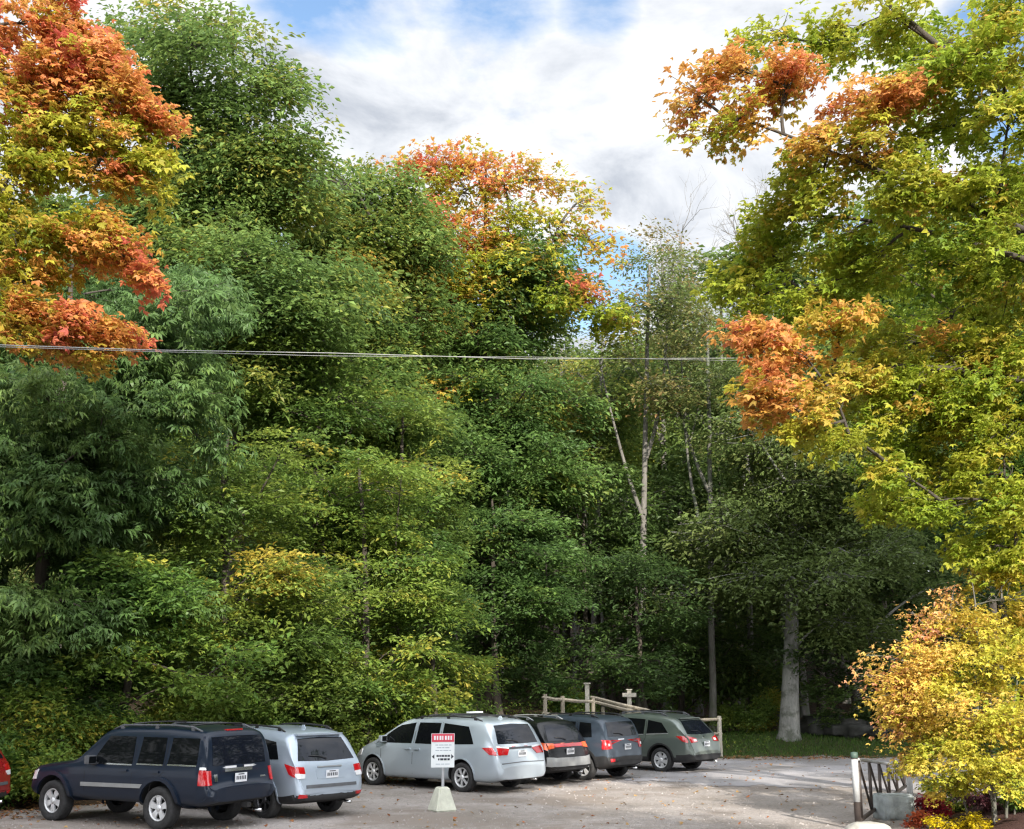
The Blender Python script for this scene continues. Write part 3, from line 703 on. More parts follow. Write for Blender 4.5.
# leaf templates: verts in (along, side, up) + faces
def T_diamond(w=.5, bend=.12):
    return np.array([(0, 0, 0), (.45, w / 2, bend), (1, 0, -.05), (.45, -w / 2, bend)], float), np.array([[0, 1, 2, 3]])
def T_maple():
    v = []; f = []
    for a, l, w in ((0, 1.0, .5), (.95, .78, .42), (-.95, .78, .42)):
        ca, sa = math.cos(a), math.sin(a); b = len(v)
        for (x, y, z) in ((0, 0, 0), (.5 * l, w / 2, .07), (l, 0, -.12), (.5 * l, -w / 2, .07)): v.append((x * ca - y * sa, x * sa + y * ca, z))
        f.append([b, b + 1, b + 2, b + 3])
    return np.array(v), np.array(f)
def T_hand():
    v = []; f = []
    for a, l in ((0, 1.0), (.6, .9), (-.6, .9), (1.25, .65), (-1.25, .65)):
        ca, sa = math.cos(a), math.sin(a); b = len(v)
        for (x, y, z) in ((.12, 0, 0), (.55 * l, .13 * l, -.06), (l, 0, -.42 * l), (.55 * l, -.13 * l, -.06)): v.append((x * ca - y * sa, x * sa + y * ca, z))
        f.append([b, b + 1, b + 2, b + 3])
    return np.array(v), np.array(f)
TD, TMAP, TCOMP = T_diamond(), T_maple(), T_hand()
TLONG = T_diamond(.3, .06)

def unit(a): return a / np.maximum(np.linalg.norm(a, axis=-1, keepdims=True), 1e-9)

def leaves_at(rs, pos, adir, nrm, size, tmpl, tint):
    tv, tf = tmpl; n = len(pos); k = len(tv)
    a = unit(adir); s = unit(np.cross(nrm, a)); u = np.cross(a, s)
    V = pos[:, None, :] + size[:, None, None] * (tv[None, :, 0:1] * a[:, None] + tv[None, :, 1:2] * s[:, None] + tv[None, :, 2:3] * u[:, None])
    Fi = (tf[None] + (np.arange(n) * k)[:, None, None]).reshape(-1, tf.shape[1])
    return V.reshape(-1, 3), Fi, np.repeat(tint, k), np.repeat(rs.random(n), k)

def tubes(P0, P1, P2, r0, r1, nseg=5, ns=5):
    """batch of quadratic bezier tapered tubes"""
    n = len(P0); t = np.linspace(0, 1, nseg + 1)[None, :, None]
    C = (1 - t) ** 2 * P0[:, None] + 2 * t * (1 - t) * P1[:, None] + t * t * P2[:, None]
    T = unit(np.gradient(C, axis=1)); up = np.where(np.abs(T[..., 2:3]) < .9, np.array([0, 0, 1.0]), np.array([1.0, 0, 0]))
    X = unit(np.cross(T, up)); Y = np.cross(X, T)
    rr = (r0[:, None] + (r1 - r0)[:, None] * t[..., 0])[..., None, None]
    an = np.linspace(0, 2 * PI, ns, endpoint=False)
    V = C[:, :, None] + rr * (np.cos(an)[None, None, :, None] * X[:, :, None] + np.sin(an)[None, None, :, None] * Y[:, :, None])
    idx = np.arange(n * (nseg + 1) * ns).reshape(n, nseg + 1, ns)
    a = idx[:, :-1]; b = idx[:, 1:]; Fq = np.stack([a, np.roll(a, -1, 2), np.roll(b, -1, 2), b], -1).reshape(-1, 4)
    return V.reshape(-1, 3), Fq

def trunk_path(rs, base, top, wig=.3, n=9):
    t = np.linspace(0, 1, n)[:, None]; p = base + (top - base) * t
    w = np.cumsum(rs.normal(0, wig / n, (n, 2)), 0); w -= t * w[-1] * .3
    p[:, :2] += w; p[0, :2] = base[:2]; return p
def trunk_tube(path, r0, r1, ns=12, flare=1.18, rs=None):
    pts = [Vector(p) for p in path]; n = len(pts)
    vs = []; rads = [r0 + (r1 - r0) * (i / (n - 1)) ** .8 for i in range(n)]
    # root flare rings
    full = [pts[0] + Vector((0, 0, -.4)), pts[0] + Vector((0, 0, .0)), pts[0] + (pts[1] - pts[0]) * .12] + pts[1:]
    rads = [r0 * flare * 1.1, r0 * flare, r0 * 1.05] + rads[1:]
    for i, p in enumerate(full):
        a = full[max(0, i - 1)]; b = full[min(len(full) - 1, i + 1)]; t = (b - a).normalized()
        x = t.cross(Vector((0, 1, 0.1))).normalized(); y = x.cross(t)
        for k in range(ns):
            an = 2 * PI * k / ns; q = 1 + .06 * math.sin(3 * an + i * .5) + (.14 * math.sin(5 * an + 1) if i < 2 else 0)
            vs.append(p + (x * math.cos(an) + y * math.sin(an)) * rads[i] * q)
    i = np.arange(len(full) * ns).reshape(len(full), ns); a = i[:-1]; b = i[1:]
    Fq = np.stack([a, np.roll(a, -1, 1), np.roll(b, -1, 1), b], -1).reshape(-1, 4)
    return np.array([tuple(v) for v in vs]), Fq

def build_tree(name, label, cat, group, base, top, r0, lobes, mat, bark, seed, leaf=.14, tmpl=TD, per=90, clump=.75, flat=.35, droop=.25,
               droop_leaf=.3, rt=.04, twig=True, wig=.5, limb_r=.10, trunk=True, extra_limbs=None, tnoise=.10, path=None, limb_from=.6, loft=0.0, kind=None):
    """lobes: list of (cx,cy,cz, rx,ry,rz, n_clumps, tint, density)"""
    rs = np.random.default_rng(seed); base = np.array(base, float); top = np.array(top, float)
    path = trunk_path(rs, base, top, wig) if path is None else np.array(path, float)
    root = empty(name, tuple(base)); tag(root, label, cat, group, kind)
    WV = []; WF = []; off = 0
    def addw(v, f):
        nonlocal off
        WV.append(v); WF.append(f + off); off += len(v)
    v, f = trunk_tube(path, r0, rt); addw(v, f)
    zt = path[:, 2]
    def on_trunk(z):
        z = np.clip(z, zt[0] + .3, zt[-1]); return np.array([np.interp(z, zt, path[:, 0]), np.interp(z, zt, path[:, 1]), z])
    LV = []; LF = []; LT = []; LR = []; lo = 0
    SRC = np.zeros((0, 3))
    if extra_limbs is not None:
        e = [np.array(q, float) for q in extra_limbs]; tq = np.linspace(.25, 1, 8)[None, :, None]
        SRC = ((1 - tq) ** 2 * e[0][:, None] + 2 * tq * (1 - tq) * e[1][:, None] + tq * tq * e[2][:, None]).reshape(-1, 3)
    lobes = sorted(lobes, key=lambda l: (l[0] - base[0]) ** 2 + (l[1] - base[1]) ** 2)
    limbs = [[], [], [], [], []]; tw = [[], [], [], [], []]
    for (cx, cy, cz, rx, ry, rz, nc, tint, dens) in lobes:
        c = np.array([cx, cy, cz]); h = math.hypot(cx - on_trunk(cz)[0], cy - on_trunk(cz)[1])
        tp = on_trunk(cz - limb_from * h - .3)
        if len(SRC):
            dsq = np.linalg.norm(SRC - c, axis=1) + .35 * np.linalg.norm(SRC - tp, axis=1) * (h > 1.5)
            j = int(np.argmin(dsq)); 
            if dsq[j] < np.linalg.norm(tp - c): tp = SRC[j]
        hh = np.linalg.norm(c - tp)
        mid = (tp + c) / 2 + np.array([0, 0, .10 * hh]) + rs.normal(0, .07, 3) * hh
        tq = np.linspace(.3, 1, 5)[:, None]; newS = (1 - tq) ** 2 * tp + 2 * tq * (1 - tq) * mid + tq * tq * c; SRC = np.concatenate([SRC, newS]) if len(SRC) else newS
        h = min(h, hh)
        lr = np.clip(limb_r * (.4 + .12 * h), .02, r0 * .6)
        limbs[0].append(tp); limbs[1].append(mid); limbs[2].append(c); limbs[3].append(lr); limbs[4].append(lr * .25)
        d = unit(rs.normal(0, 1, (nc, 3))); rad = rs.random(nc) ** .42
        cp = c + d * rad[:, None] * np.array([rx, ry, rz])
        # lumpy outline
        outw = cp - on_trunk(cz); outw[:, 2] *= .25; o = unit(outw + .35 * rx * d + rs.normal(0, .3, (nc, 3)))
        o[:, 2] = o[:, 2] * .6 + .12 - droop * .4; o = unit(o)
        nr = np.array([0, 0, 1.0]) + .28 * rs.normal(0, 1, (nc, 3)) - .35 * o * 0 ; nr = unit(nr + o * .75)
        side = unit(np.cross(nr, o)); nr = unit(np.cross(o, side))
        R_ = clump * rs.uniform(.65, 1.25, nc)
        ctint = np.clip(tint + rs.normal(0, tnoise, nc), 0, 1)
        # limb to clump twig
        tt = rs.uniform(.45, 1.0, nc)[:, None]; bp = (1 - tt) ** 2 * tp + 2 * tt * (1 - tt) * mid + tt * tt * c
        st = cp - o * R_[:, None] * .5
        for L_, v_ in zip(tw, (bp, (bp + st) / 2 + rs.normal(0, .12, (nc, 3)), st + o * R_[:, None], np.full(nc, lr * .28 if lr < .08 else .022), np.full(nc, .006))): L_.append(v_)
        per_ = max(4, int(per * dens))
        # fan of twigs in each clump
        K = 6; ang = rs.uniform(-1.15, 1.15, (nc, per_)); ang = np.round(ang * 3) / 3 + rs.normal(0, .06, (nc, per_))
        t = rs.random((nc, per_)) ** .75
        ax = np.cos(ang)[..., None] * o[:, None] + np.sin(ang)[..., None] * side[:, None]
        pos = st[:, None] + ax * (t * R_[:, None] * 1.55)[..., None]
        pos += nr[:, None] * (rs.normal(0, flat * .32, (nc, per_)) * R_[:, None])[..., None]
        pos[..., 2] -= droop * (t ** 2) * R_[:, None] * 1.1
        pos += rs.normal(0, leaf * .35, pos.shape)
        sgn = rs.choice([-1.0, 1.0], (nc, per_))
        ld = ax * .75 + (sgn * .75)[..., None] * (np.cos(ang)[..., None] * side[:, None] - np.sin(ang)[..., None] * o[:, None]) + rs.normal(0, .3, ax.shape)
        ld[..., 2] -= droop_leaf
        ln = nr[:, None] + rs.normal(0, .38, pos.shape)
        sz = leaf * rs.uniform(.45, 1.45, (nc, per_))
        ti = np.clip(ctint[:, None] + rs.normal(0, tnoise * .5, (nc, per_)), 0, 1)
        v, f, a1, a2 = leaves_at(rs, pos.reshape(-1, 3), ld.reshape(-1, 3), ln.reshape(-1, 3), sz.ravel(), tmpl, ti.ravel())
        LV.append(v); LF.append(f + lo); LT.append(a1); LR.append(a2); lo += len(v)
    if limbs[0]:
        v, f = tubes(*[np.array(q) for q in limbs], nseg=6, ns=7); addw(v, f)
    if twig and tw[0]:
        v, f = tubes(*[np.concatenate(q) for q in tw], nseg=3, ns=3); addw(v, f)
    if extra_limbs is not None:
        v, f = tubes(*[np.array(q, float) for q in extra_limbs], nseg=7, ns=7); addw(v, f)
    WV = np.concatenate(WV) - base; WF = np.concatenate(WF)
    if trunk:
        link('trunk', mesh_np('trunk', WV, [WF], [bark], smooth=True), root)
    if LV:
        LV = np.concatenate(LV) - base
        link('crown', mesh_np('crown', LV, [np.concatenate(LF)], [mat], smooth=False, attrs={'tint': np.concatenate(LT), 'rnd': np.concatenate(LR)}), root)
    return root

def copy_tree(o, loc, rz, sc, label=None):
    c = o.copy(); COL.objects.link(c); c.location = loc; c.rotation_euler = (0, 0, rz); c.scale = sc
    if label: c['label'] = label
    for ch in o.children:
        d = ch.copy(); COL.objects.link(d); d.parent = c
    return c

def lob(px, py, D, rxp, ryp, rd, n, tint, dens=1.0):
    """lobe given by what one sees: centre, half sizes in pixels, distance and depth radius in metres"""
    p = P(px, py, D); k = ppm(py, D); return (p.x, p.y, p.z, rxp / k, rd, ryp / k, n, tint, dens)
def fill(rs, px, py, D, rxp, ryp, rd, count, n, lr, tint, ts=.12, dens=1.0, zflat=.6):
    """many lobes through a big ellipsoid, biased outward"""
    p = P(px, py, D); k = ppm(py, D); o = []
    for i in range(count):
        d = rs.normal(0, 1, 3); d /= np.linalg.norm(d); r = rs.random() ** .45
        o.append((p.x + d[0] * r * rxp / k, p.y + d[1] * r * rd, p.z + d[2] * r * ryp / k, *(lambda q: (lr * q, lr * q * rs.uniform(.8, 1.2), lr * zflat * q * rs.uniform(.7, 1.2), max(4, int(n * q * q))))(rs.uniform(.5, 1.35)), float(np.clip(tint + rs.normal(0, ts), 0, 1)), dens))
    return o
# ------------------------------------------------------------------ the trees
def base_at(px, D): x = P(px, 700, D).x; return (x, D, gz(x, D))
def T(px, py, D): p = P(px, py, D); return (p.x, p.y, p.z)
rs0 = np.random.default_rng(3)

# --- maple at the right, standing outside the frame and reaching in
Lm = []
for (px, py, D, rx, ry, n, t, dn) in [
    (692, 92, 20, 30, 32, 10, .78, .55), (735, 70, 20, 34, 26, 14, .76, .7), (790, 78, 20, 40, 26, 18, .80, .9), (740, 118, 20, 44, 20, 13, .66, .6), (715, 135, 20, 26, 12, 5, .45, .5),
    (770, 30, 21, 40, 30, 11, .42, .6), (835, 45, 21, 44, 30, 16, .32, .8), (880, 100, 19.5, 48, 28, 22, .78, 1), (920, 85, 20, 36, 20, 12, .74, 1), (850, 140, 19.5, 50, 24, 20, .70, 1),
    (900, 150, 20.5, 44, 30, 15, .40, .9), (940, 40, 21, 50, 36, 22, .30, 1), (1000, 55, 19, 44, 40, 22, .32, 1), (890, 15, 20, 50, 24, 16, .34, .9), (1010, 5, 19, 40, 26, 14, .34, 1),
    (1010, 110, 18.5, 44, 36, 18, .40, 1), (955, 125, 20.5, 42, 34, 15, .28, 1), (820, 190, 20, 34, 24, 12, .46, .9), (845, 235, 21, 44, 30, 16, .26, .9), (812, 165, 20.5, 30, 22, 11, .42, .9), (790, 215, 21, 30, 20, 10, .32, .9), (742, 275, 22, 28, 24, 10, .28, .9), (750, 305, 22, 26, 14, 6, .34, .8), (870, 270, 21, 40, 24, 13, .24, .9), (850, 440, 20, 24, 14, 5, .4, .9), (880, 500, 19.8, 26, 18, 8, .32, .9), (870, 395, 20, 24, 20, 7, .45, .9), (770, 255, 22, 36, 34, 17, .27, .9),
    (765, 215, 22, 20, 16, 5, .22, .7), (805, 295, 21.5, 50, 24, 17, .24, .9), (900, 215, 22, 44, 34, 15, .20, .9), (950, 190, 20, 30, 14, 7, .72, .7), (1000, 190, 19, 42, 30, 17, .30, 1),
    (930, 265, 22.5, 56, 34, 18, .16, .9), (1005, 260, 21, 44, 34, 17, .22, 1), (762, 330, 19.5, 28, 14, 11, .82, .9), (800, 350, 20, 40, 16, 11, .72, .7), (845, 318, 20, 38, 15, 12, .60, 1),
    (775, 395, 19.5, 32, 22, 15, .74, 1), (830, 390, 20, 34, 18, 9, .62, .8), (815, 422, 19.5, 28, 16, 9, .56, 1), (765, 372, 19.5, 20, 12, 5, .84, .9), (895, 345, 20, 40, 24, 14, .44, 1), (950, 350, 19, 44, 26, 18, .44, 1),
    (1005, 350, 18.5, 36, 30, 16, .46, 1), (905, 395, 19.5, 36, 24, 12, .36, 1), (960, 410, 19, 48, 32, 20, .34, 1), (1010, 430, 18.5, 34, 36, 16, .34, 1), (920, 450, 20, 34, 26, 12, .28, 1),
    (965, 480, 19, 44, 30, 18, .30, 1), (915, 500, 19.5, 38, 24, 14, .30, 1), (1010, 505, 18.5, 34, 34, 16, .32, 1), (985, 545, 19, 40, 20, 12, .30, 1), (1015, 560, 19, 24, 18, 8, .28, 1)]:
    if py > 335 and px > 850: D += 3.2
    if t < .38: t += .06
    Lm.append(lob(px, py, D, rx, ry, rx / ppm(py, D) * 1.1, n, t, dn))
Lm += [lob(px, py, 19.2, 30, 18, .6, 8, t, .9) for (px, py, t) in [(915, 172, .42), (955, 200, .34), (940, 60, .34), (985, 240, .30), (900, 195, .36)]]
Lm += [lob(px, py, 21.5, 32, 22, .7, 11, t, 1) for (px, py, t) in [(880, 372, .42), (925, 378, .40), (850, 375, .55), (900, 420, .34), (985, 385, .36), (895, 470, .30), (940, 500, .28)]]
Lm += fill(np.random.default_rng(31), 1200, 130, 20.5, 100, 210, 2.0, 11, 15, 1.15, .36, .1)
Lm += fill(rs0, 1150, 250, 24, 120, 260, 3.0, 26, 16, 1.3, .32, .12)
Lm += fill(rs0, 960, 210, 25, 120, 200, 3.0, 14, 15, 1.2, .34, .08, .9)
mb_ = (12.4, 19.5, gz(12.4, 19.5)); 
def br(p0, p1, p2, r0, r1): return (p0, p1, p2, r0, r1)
EL = [br((12.4, 19.5, 9.5), T(1010, 110, 20), T(890, 5, 20), .11, .05), br((12.4, 19.5, 8.5), T(940, 190, 20), T(740, 118, 20), .085, .02), br((12.4, 19.5, 6.0), T(960, 330, 23.8), T(790, 385, 20.5), .11, .03),
      br((12.4, 19.5, 8.0), T(960, 215, 21), T(800, 215, 21), .09, .02), br((12.4, 19.5, 6.5), T(1000, 420, 24), T(910, 480, 23.3), .10, .03), br(T(1000, 90, 20), T(960, 60, 20), T(900, 20, 20), .06, .03)]
EL = [np.array([e[0] for e in EL]), np.array([e[1] for e in EL]), np.array([e[2] for e in EL]), np.array([e[3] for e in EL]), np.array([e[4] for e in EL])]
build_tree('maple_tree', 'yellow green sugar maple with orange sprays reaching in from the right edge', 'tree', None, mb_, (12.0, 19.8, 17), .42, Lm, G1, B_dark, 11,
           leaf=.115, tmpl=TMAP, per=62, clump=.46, flat=.45, droop=.35, wig=.6, limb_r=.07, extra_limbs=EL, tnoise=.10, limb_from=.3)

# --- orange maple at the upper left
Ll = []
for (px, py, rx, ry, n, t, dn) in [(-20, 30, 60, 50, 24, .84, 1), (50, 30, 50, 36, 26, .78, 1), (70, 75, 50, 34, 26, .80, 1), (120, 95, 44, 26, 18, .80, 1), (150, 112, 26, 16, 8, .78, .9), (10, 90, 50, 40, 22, .78, 1),
    (100, 50, 36, 24, 14, .78, 1), (55, 120, 50, 26, 18, .52, 1), (115, 140, 46, 24, 16, .42, 1), (140, 165, 32, 20, 10, .40, 1), (15, 145, 50, 26, 16, .40, 1), (70, 165, 46, 20, 12, .44, 1), (100, 175, 28, 12, 6, .76, 1),
    (20, 172, 40, 18, 10, .42, 1), (60, 225, 44, 22, 14, .48, 1), (105, 228, 26, 14, 8, .60, 1), (20, 245, 40, 26, 14, .46, 1), (85, 248, 34, 16, 9, .76, 1), (118, 255, 18, 10, 4, .84, .9), (145, 272, 13, 11, 5, .90, 1.1),
    (30, 275, 34, 14, 8, .52, 1), (5, 305, 30, 20, 10, .46, 1), (45, 310, 36, 20, 14, .82, 1), (85, 322, 36, 20, 15, .86, 1), (112, 332, 22, 14, 8, .82, 1), (45, 338, 40, 12, 8, .74, 1), (85, 352, 18, 13, 5, .46, 1), (0, 330, 24, 12, 5, .6, 1), (0, 200, 30, 30, 10, .42, 1)]:
    t = t - .05 if t > .65 else t
    Ll.append(lob(px, py, 19, rx, ry, rx / 63 * 1.1, n, t, dn))
Ll += fill(rs0, -190, 120, 18, 100, 220, 4.0, 9, 16, 1.3, .6, .2)
build_tree('maple_tree', 'orange and yellow sugar maple hanging into the upper left corner', 'tree', None, (-11.6, 18.2, gz(-11.6, 18.2)), (-11.4, 18.0, 21), .42, Ll, G1, B_dark, 12,
           leaf=.11, tmpl=TMAP, per=66, clump=.42, flat=.45, droop=.35, limb_r=.07, tnoise=.12, limb_from=.3)

# --- tall dark green tree behind it
LB = fill(rs0, 222, 150, 36, 74, 150, 3.2, 36, 20, 1.2, .52, .08) + fill(rs0, 265, 330, 35, 96, 100, 3.2, 28, 20, 1.25, .48, .08)
LB += fill(rs0, 120, 235, 38, 70, 80, 2.0, 22, 18, 1.2, .4, .1)
for (px, py, rx, ry, n, t, dn) in [(190, 15, 40, 24, 14, .68, .8), (150, 50, 36, 30, 14, .45, .9), (235, 40, 30, 26, 12, .60, .7), (275, 60, 26, 26, 9, .55, .55), (300, 95, 24, 26, 8, .5, .45), (318, 130, 18, 26, 6, .45, .4), (310, 175, 26, 26, 8, .4, .5),
    (345, 185, 20, 16, 6, .45, .5), (250, 90, 36, 30, 14, .42, .8), (220, 110, 40, 30, 16, .40, 1), (290, 140, 24, 22, 8, .45, .6), (160, 100, 30, 40, 14, .36, 1), (130, 20, 34, 30, 12, .5, .9)]:
    LB.append(lob(px, py, 35.5, rx, ry, 1.2, n, t, dn))
build_tree('ash_tree', 'tall dark green tree rising behind the orange maple', 'tree', None, base_at(235, 37), T(225, 5, 36), .34, LB, G2, B_dark, 13, leaf=.20, per=62, clump=.85, flat=.5, droop=.4, limb_r=.08)

# --- blue green walnut with drooping compound leaves
LC = fill(rs0, 60, 470, 28.5, 150, 170, 2.6, 54, 14, 1.15, .42, .2, 1, .38) + fill(rs0, 140, 340, 29.5, 90, 90, 2.2, 18, 15, 1.1, .48, .14)
for (px, py, rx, ry, n, t) in [(20, 455, 36, 16, 10, .6), (60, 480, 34, 14, 8, .6), (10, 530, 30, 16, 9, .7), (165, 300, 40, 22, 11, .55), (200, 290, 24, 18, 6, .5), (185, 400, 36, 16, 9, .55), (100, 440, 40, 16, 9, .6), (60, 600, 60, 20, 12, .6), (20, 640, 50, 22, 12, .65), (100, 620, 40, 18, 8, .5)]:
    LC.append(lob(px, py, 27, rx, ry, .8, n, t, 1))
build_tree('walnut_tree', 'blue green tree with long drooping leaves at the left edge', 'tree', None, base_at(40, 29), T(70, 240, 29), .24, LC, G3, B_dark, 14, leaf=.24, tmpl=TCOMP, per=26, clump=.75, flat=.3, droop=.3, droop_leaf=.35, limb_r=.06)
LC2 = fill(rs0, -60, 380, 30, 110, 220, 2.6, 28, 14, 1.2, .4, .14)
build_tree('walnut_tree', 'blue green tree only half inside the left edge of the picture', 'tree', None, base_at(-90, 30.5), T(-70, 160, 30.5), .22, LC2, G3, B_dark, 15, leaf=.25, tmpl=TCOMP, per=24, clump=.8, flat=.3, droop=.3, droop_leaf=.35, limb_r=.06)

# --- layered understory trees (beech, hornbeam) along the bank
def layered(px, D, ytop, ybot, w, n, tint, seed, label, mat=G4, leaf=.15, ts=.12, accents=(), per=75, bark=B_dark, cat='tree', name='beech_tree', dens=1.0, r0=.14, rd=1.9, group=None):
    rs = np.random.default_rng(seed); lobes = []
    for i in range(n):
        t = (i + .5) / n; py = ytop + (ybot - ytop) * t
        ww = w * (.35 + .65 * math.sin(min(1, .25 + t * .9) * PI * .62)) 
        for k in range(3):
            lobes.append(lob(px + rs.uniform(-.8, .8) * ww, py + rs.normal(0, 10), D + rs.uniform(-1, 1) * rd, ww * rs.uniform(.35, .6), (ybot - ytop) / n * .75, rd * .6, 9, float(np.clip(tint + rs.normal(0, ts), 0, 1)), dens))
    for (ax, ay, rx, ry, nn, tt) in accents: lobes.append(lob(ax, ay, D - rd * .8, rx, ry, .8, nn, tt, 1))
    return build_tree(name, label, cat, group, base_at(px, D), T(px + rs.uniform(-20, 20), ytop - 5, D), r0, lobes, mat, bark, seed, leaf=leaf, per=per, clump=.72, flat=.14, droop=.3, droop_leaf=.1, limb_r=.05, wig=.5)
layered(235, 31.5, 440, 690, 95, 11, .42, 21, 'green understory tree with a golden yellow spray above the navy car', accents=[(265, 565, 46, 16, 14, .92), (225, 600, 40, 12, 8, .72), (170, 590, 40, 14, 8, .6), (290, 585, 26, 12, 6, .88)])
layered(130, 29.5, 560, 700, 90, 8, .45, 22, 'low bright green young tree over the hood of the navy car', accents=[(130, 660, 50, 16, 10, .6), (200, 680, 40, 14, 9, .62), (235, 655, 24, 14, 7, .55)], leaf=.16)
layered(370, 34.5, 455, 695, 80, 12, .58, 23, 'yellow green layered beech above the roof of the pale SUV', ts=.1, accents=[(420, 640, 36, 12, 8, .75), (400, 590, 34, 12, 8, .68)], leaf=.15)
layered(310, 36, 330, 560, 95, 11, .40, 24, 'green beech with arching boughs behind the pale silver SUV', ts=.1, leaf=.17)
layered(395, 38, 400, 560, 75, 8, .44, 25, 'slim green beech left of the middle of the wood', ts=.12, leaf=.17)
layered(300, 33.5, 600, 705, 60, 6, .48, 26, 'low green hornbeam right behind the pale silver SUV', ts=.12, leaf=.15)
layered(430, 36.5, 590, 705, 60, 7, .56, 27, 'low yellow green hornbeam behind the silver minivan', ts=.12, leaf=.15)
layered(500, 43, 505, 690, 85, 9, .30, 28, 'dark blue green layered tree behind the minivan roof rack', mat=G2, ts=.1, leaf=.17)
layered(20, 29, 600, 700, 90, 6, .25, 29, 'dark green low tree at the left edge above the shrubs', mat=G2, ts=.1, leaf=.17)
layered(590, 47, 470, 690, 70, 9, .18, 30, 'dark green slender tree left of the pale forked trunks', mat=G2, ts=.1, leaf=.18, dens=.8)
layered(680, 50, 520, 690, 80, 8, .28, 31, 'dim low beech behind the sage wagon', mat=G5, ts=.1, leaf=.18, dens=.8)
layered(645, 44.5, 560, 690, 60, 7, .14, 33, 'dim green understory tree in front of the forked trunk base', mat=G2, ts=.08, leaf=.17, dens=.7)
layered(940, 48, 470, 690, 60, 9, .18, 34, 'dark tree between the beech and the golden bush', mat=G2, ts=.08, leaf=.2)
layered(880, 47, 560, 700, 100, 8, .22, 32, 'dim dark beech behind the metal gate', mat=G2, ts=.1, leaf=.18, dens=.9)

# --- light green rounded tree, centre left
LE = fill(rs0, 362, 275, 41, 62, 100, 2.4, 38, 18, 1.2, .56, .06) + fill(rs0, 355, 390, 40, 80, 60, 2.4, 22, 18, 1.2, .50, .08)
LE += [lob(392, 188, 41, 24, 18, .9, 14, .56), lob(345, 200, 41, 24, 18, .9, 14, .5), lob(415, 215, 41.5, 22, 18, .9, 12, .55), lob(335, 175, 38, 16, 12, .8, 8, .45, .7)]
build_tree('linden_tree', 'soft light green round topped tree left of the red maple', 'tree', None, base_at(365, 41), T(370, 180, 41), .3, LE, G2, B_dark, 41, leaf=.2, per=66, clump=.85, flat=.55, droop=.35)

# --- red and orange maple against the sky
LF_ = []
for (px, py, rx, ry, n, t, dn) in [(410, 165, 20, 16, 6, .82, .7), (440, 165, 26, 18, 10, .82, .8), (470, 158, 24, 16, 9, .84, .8), (500, 175, 26, 22, 10, .76, .7), (460, 195, 40, 22, 14, .48, .8), (530, 180, 24, 20, 8, .74, .6), (510, 215, 34, 22, 11, .42, .7),
    (560, 180, 18, 16, 5, .6, .4), (585, 200, 16, 18, 5, .62, .35), (560, 225, 30, 22, 9, .45, .5), (590, 240, 18, 22, 5, .55, .4), (550, 260, 26, 18, 6, .5, .45), (428, 222, 30, 24, 16, .97, 1), (470, 235, 36, 20, 14, .76, 1), (440, 255, 24, 16, 10, .97, 1),
    (450, 285, 34, 24, 10, .5, 1), (500, 260, 36, 26, 14, .48, .9), (425, 300, 26, 22, 8, .78, .9), (612, 240, 12, 8, 1, .6, .3), (400, 350, 44, 26, 14, .74, .7), (430, 390, 40, 20, 10, .55, .7), (580, 290, 12, 7, 4, .9, .8), (600, 258, 14, 9, 2, .62, .5), (560, 300, 30, 18, 8, .3, .9), (605, 318, 26, 14, 8, .3, .9)]:
    LF_.append(lob(px, py, 43.5, rx, ry, 1.1, int(n * 2.0), t * .95, dn))
LF_ += fill(rs0, 470, 300, 45, 60, 60, 2.4, 16, 14, 1.2, .42, .12)
build_tree('maple_tree', 'tall maple with red and orange top against the clouds in the middle', 'tree', None, base_at(482, 45), T(485, 165, 44.5), .36, LF_, G1, B_dark, 42, leaf=.165, tmpl=TMAP, per=46, clump=.7, flat=.6, droop=.3, limb_from=.8, tnoise=.14)

# --- mid green tree, centre
LG = fill(rs0, 500, 400, 45, 84, 140, 2.8, 50, 17, 1.2, .44, .09) + fill(rs0, 530, 290, 45, 50, 50, 2.0, 16, 17, 1.1, .52, .07) + fill(rs0, 480, 560, 44, 90, 70, 2.5, 14, 15, 1.3, .28, .08)
build_tree('elm_tree', 'dense mid green tree in the middle, below the red maple', 'tree', None, base_at(495, 45.5), T(500, 240, 45), .28, LG, G2, B_dark, 43, leaf=.2, per=62, clump=.9, flat=.4, droop=.35)
LG = fill(rs0, 600, 390, 50, 60, 90, 2.8, 26, 15, 1.2, .55, .12, .8) + fill(rs0, 600, 520, 50, 70, 70, 2.8, 16, 14, 1.3, .32, .1, .7)
build_tree('elm_tree', 'olive green tree with yellow tips left of the pale forked trunks', 'tree', None, base_at(590, 51), T(600, 300, 50), .2, LG, G2, B_grey, 44, leaf=.2, per=52, clump=.9, flat=.4, droop=.35)

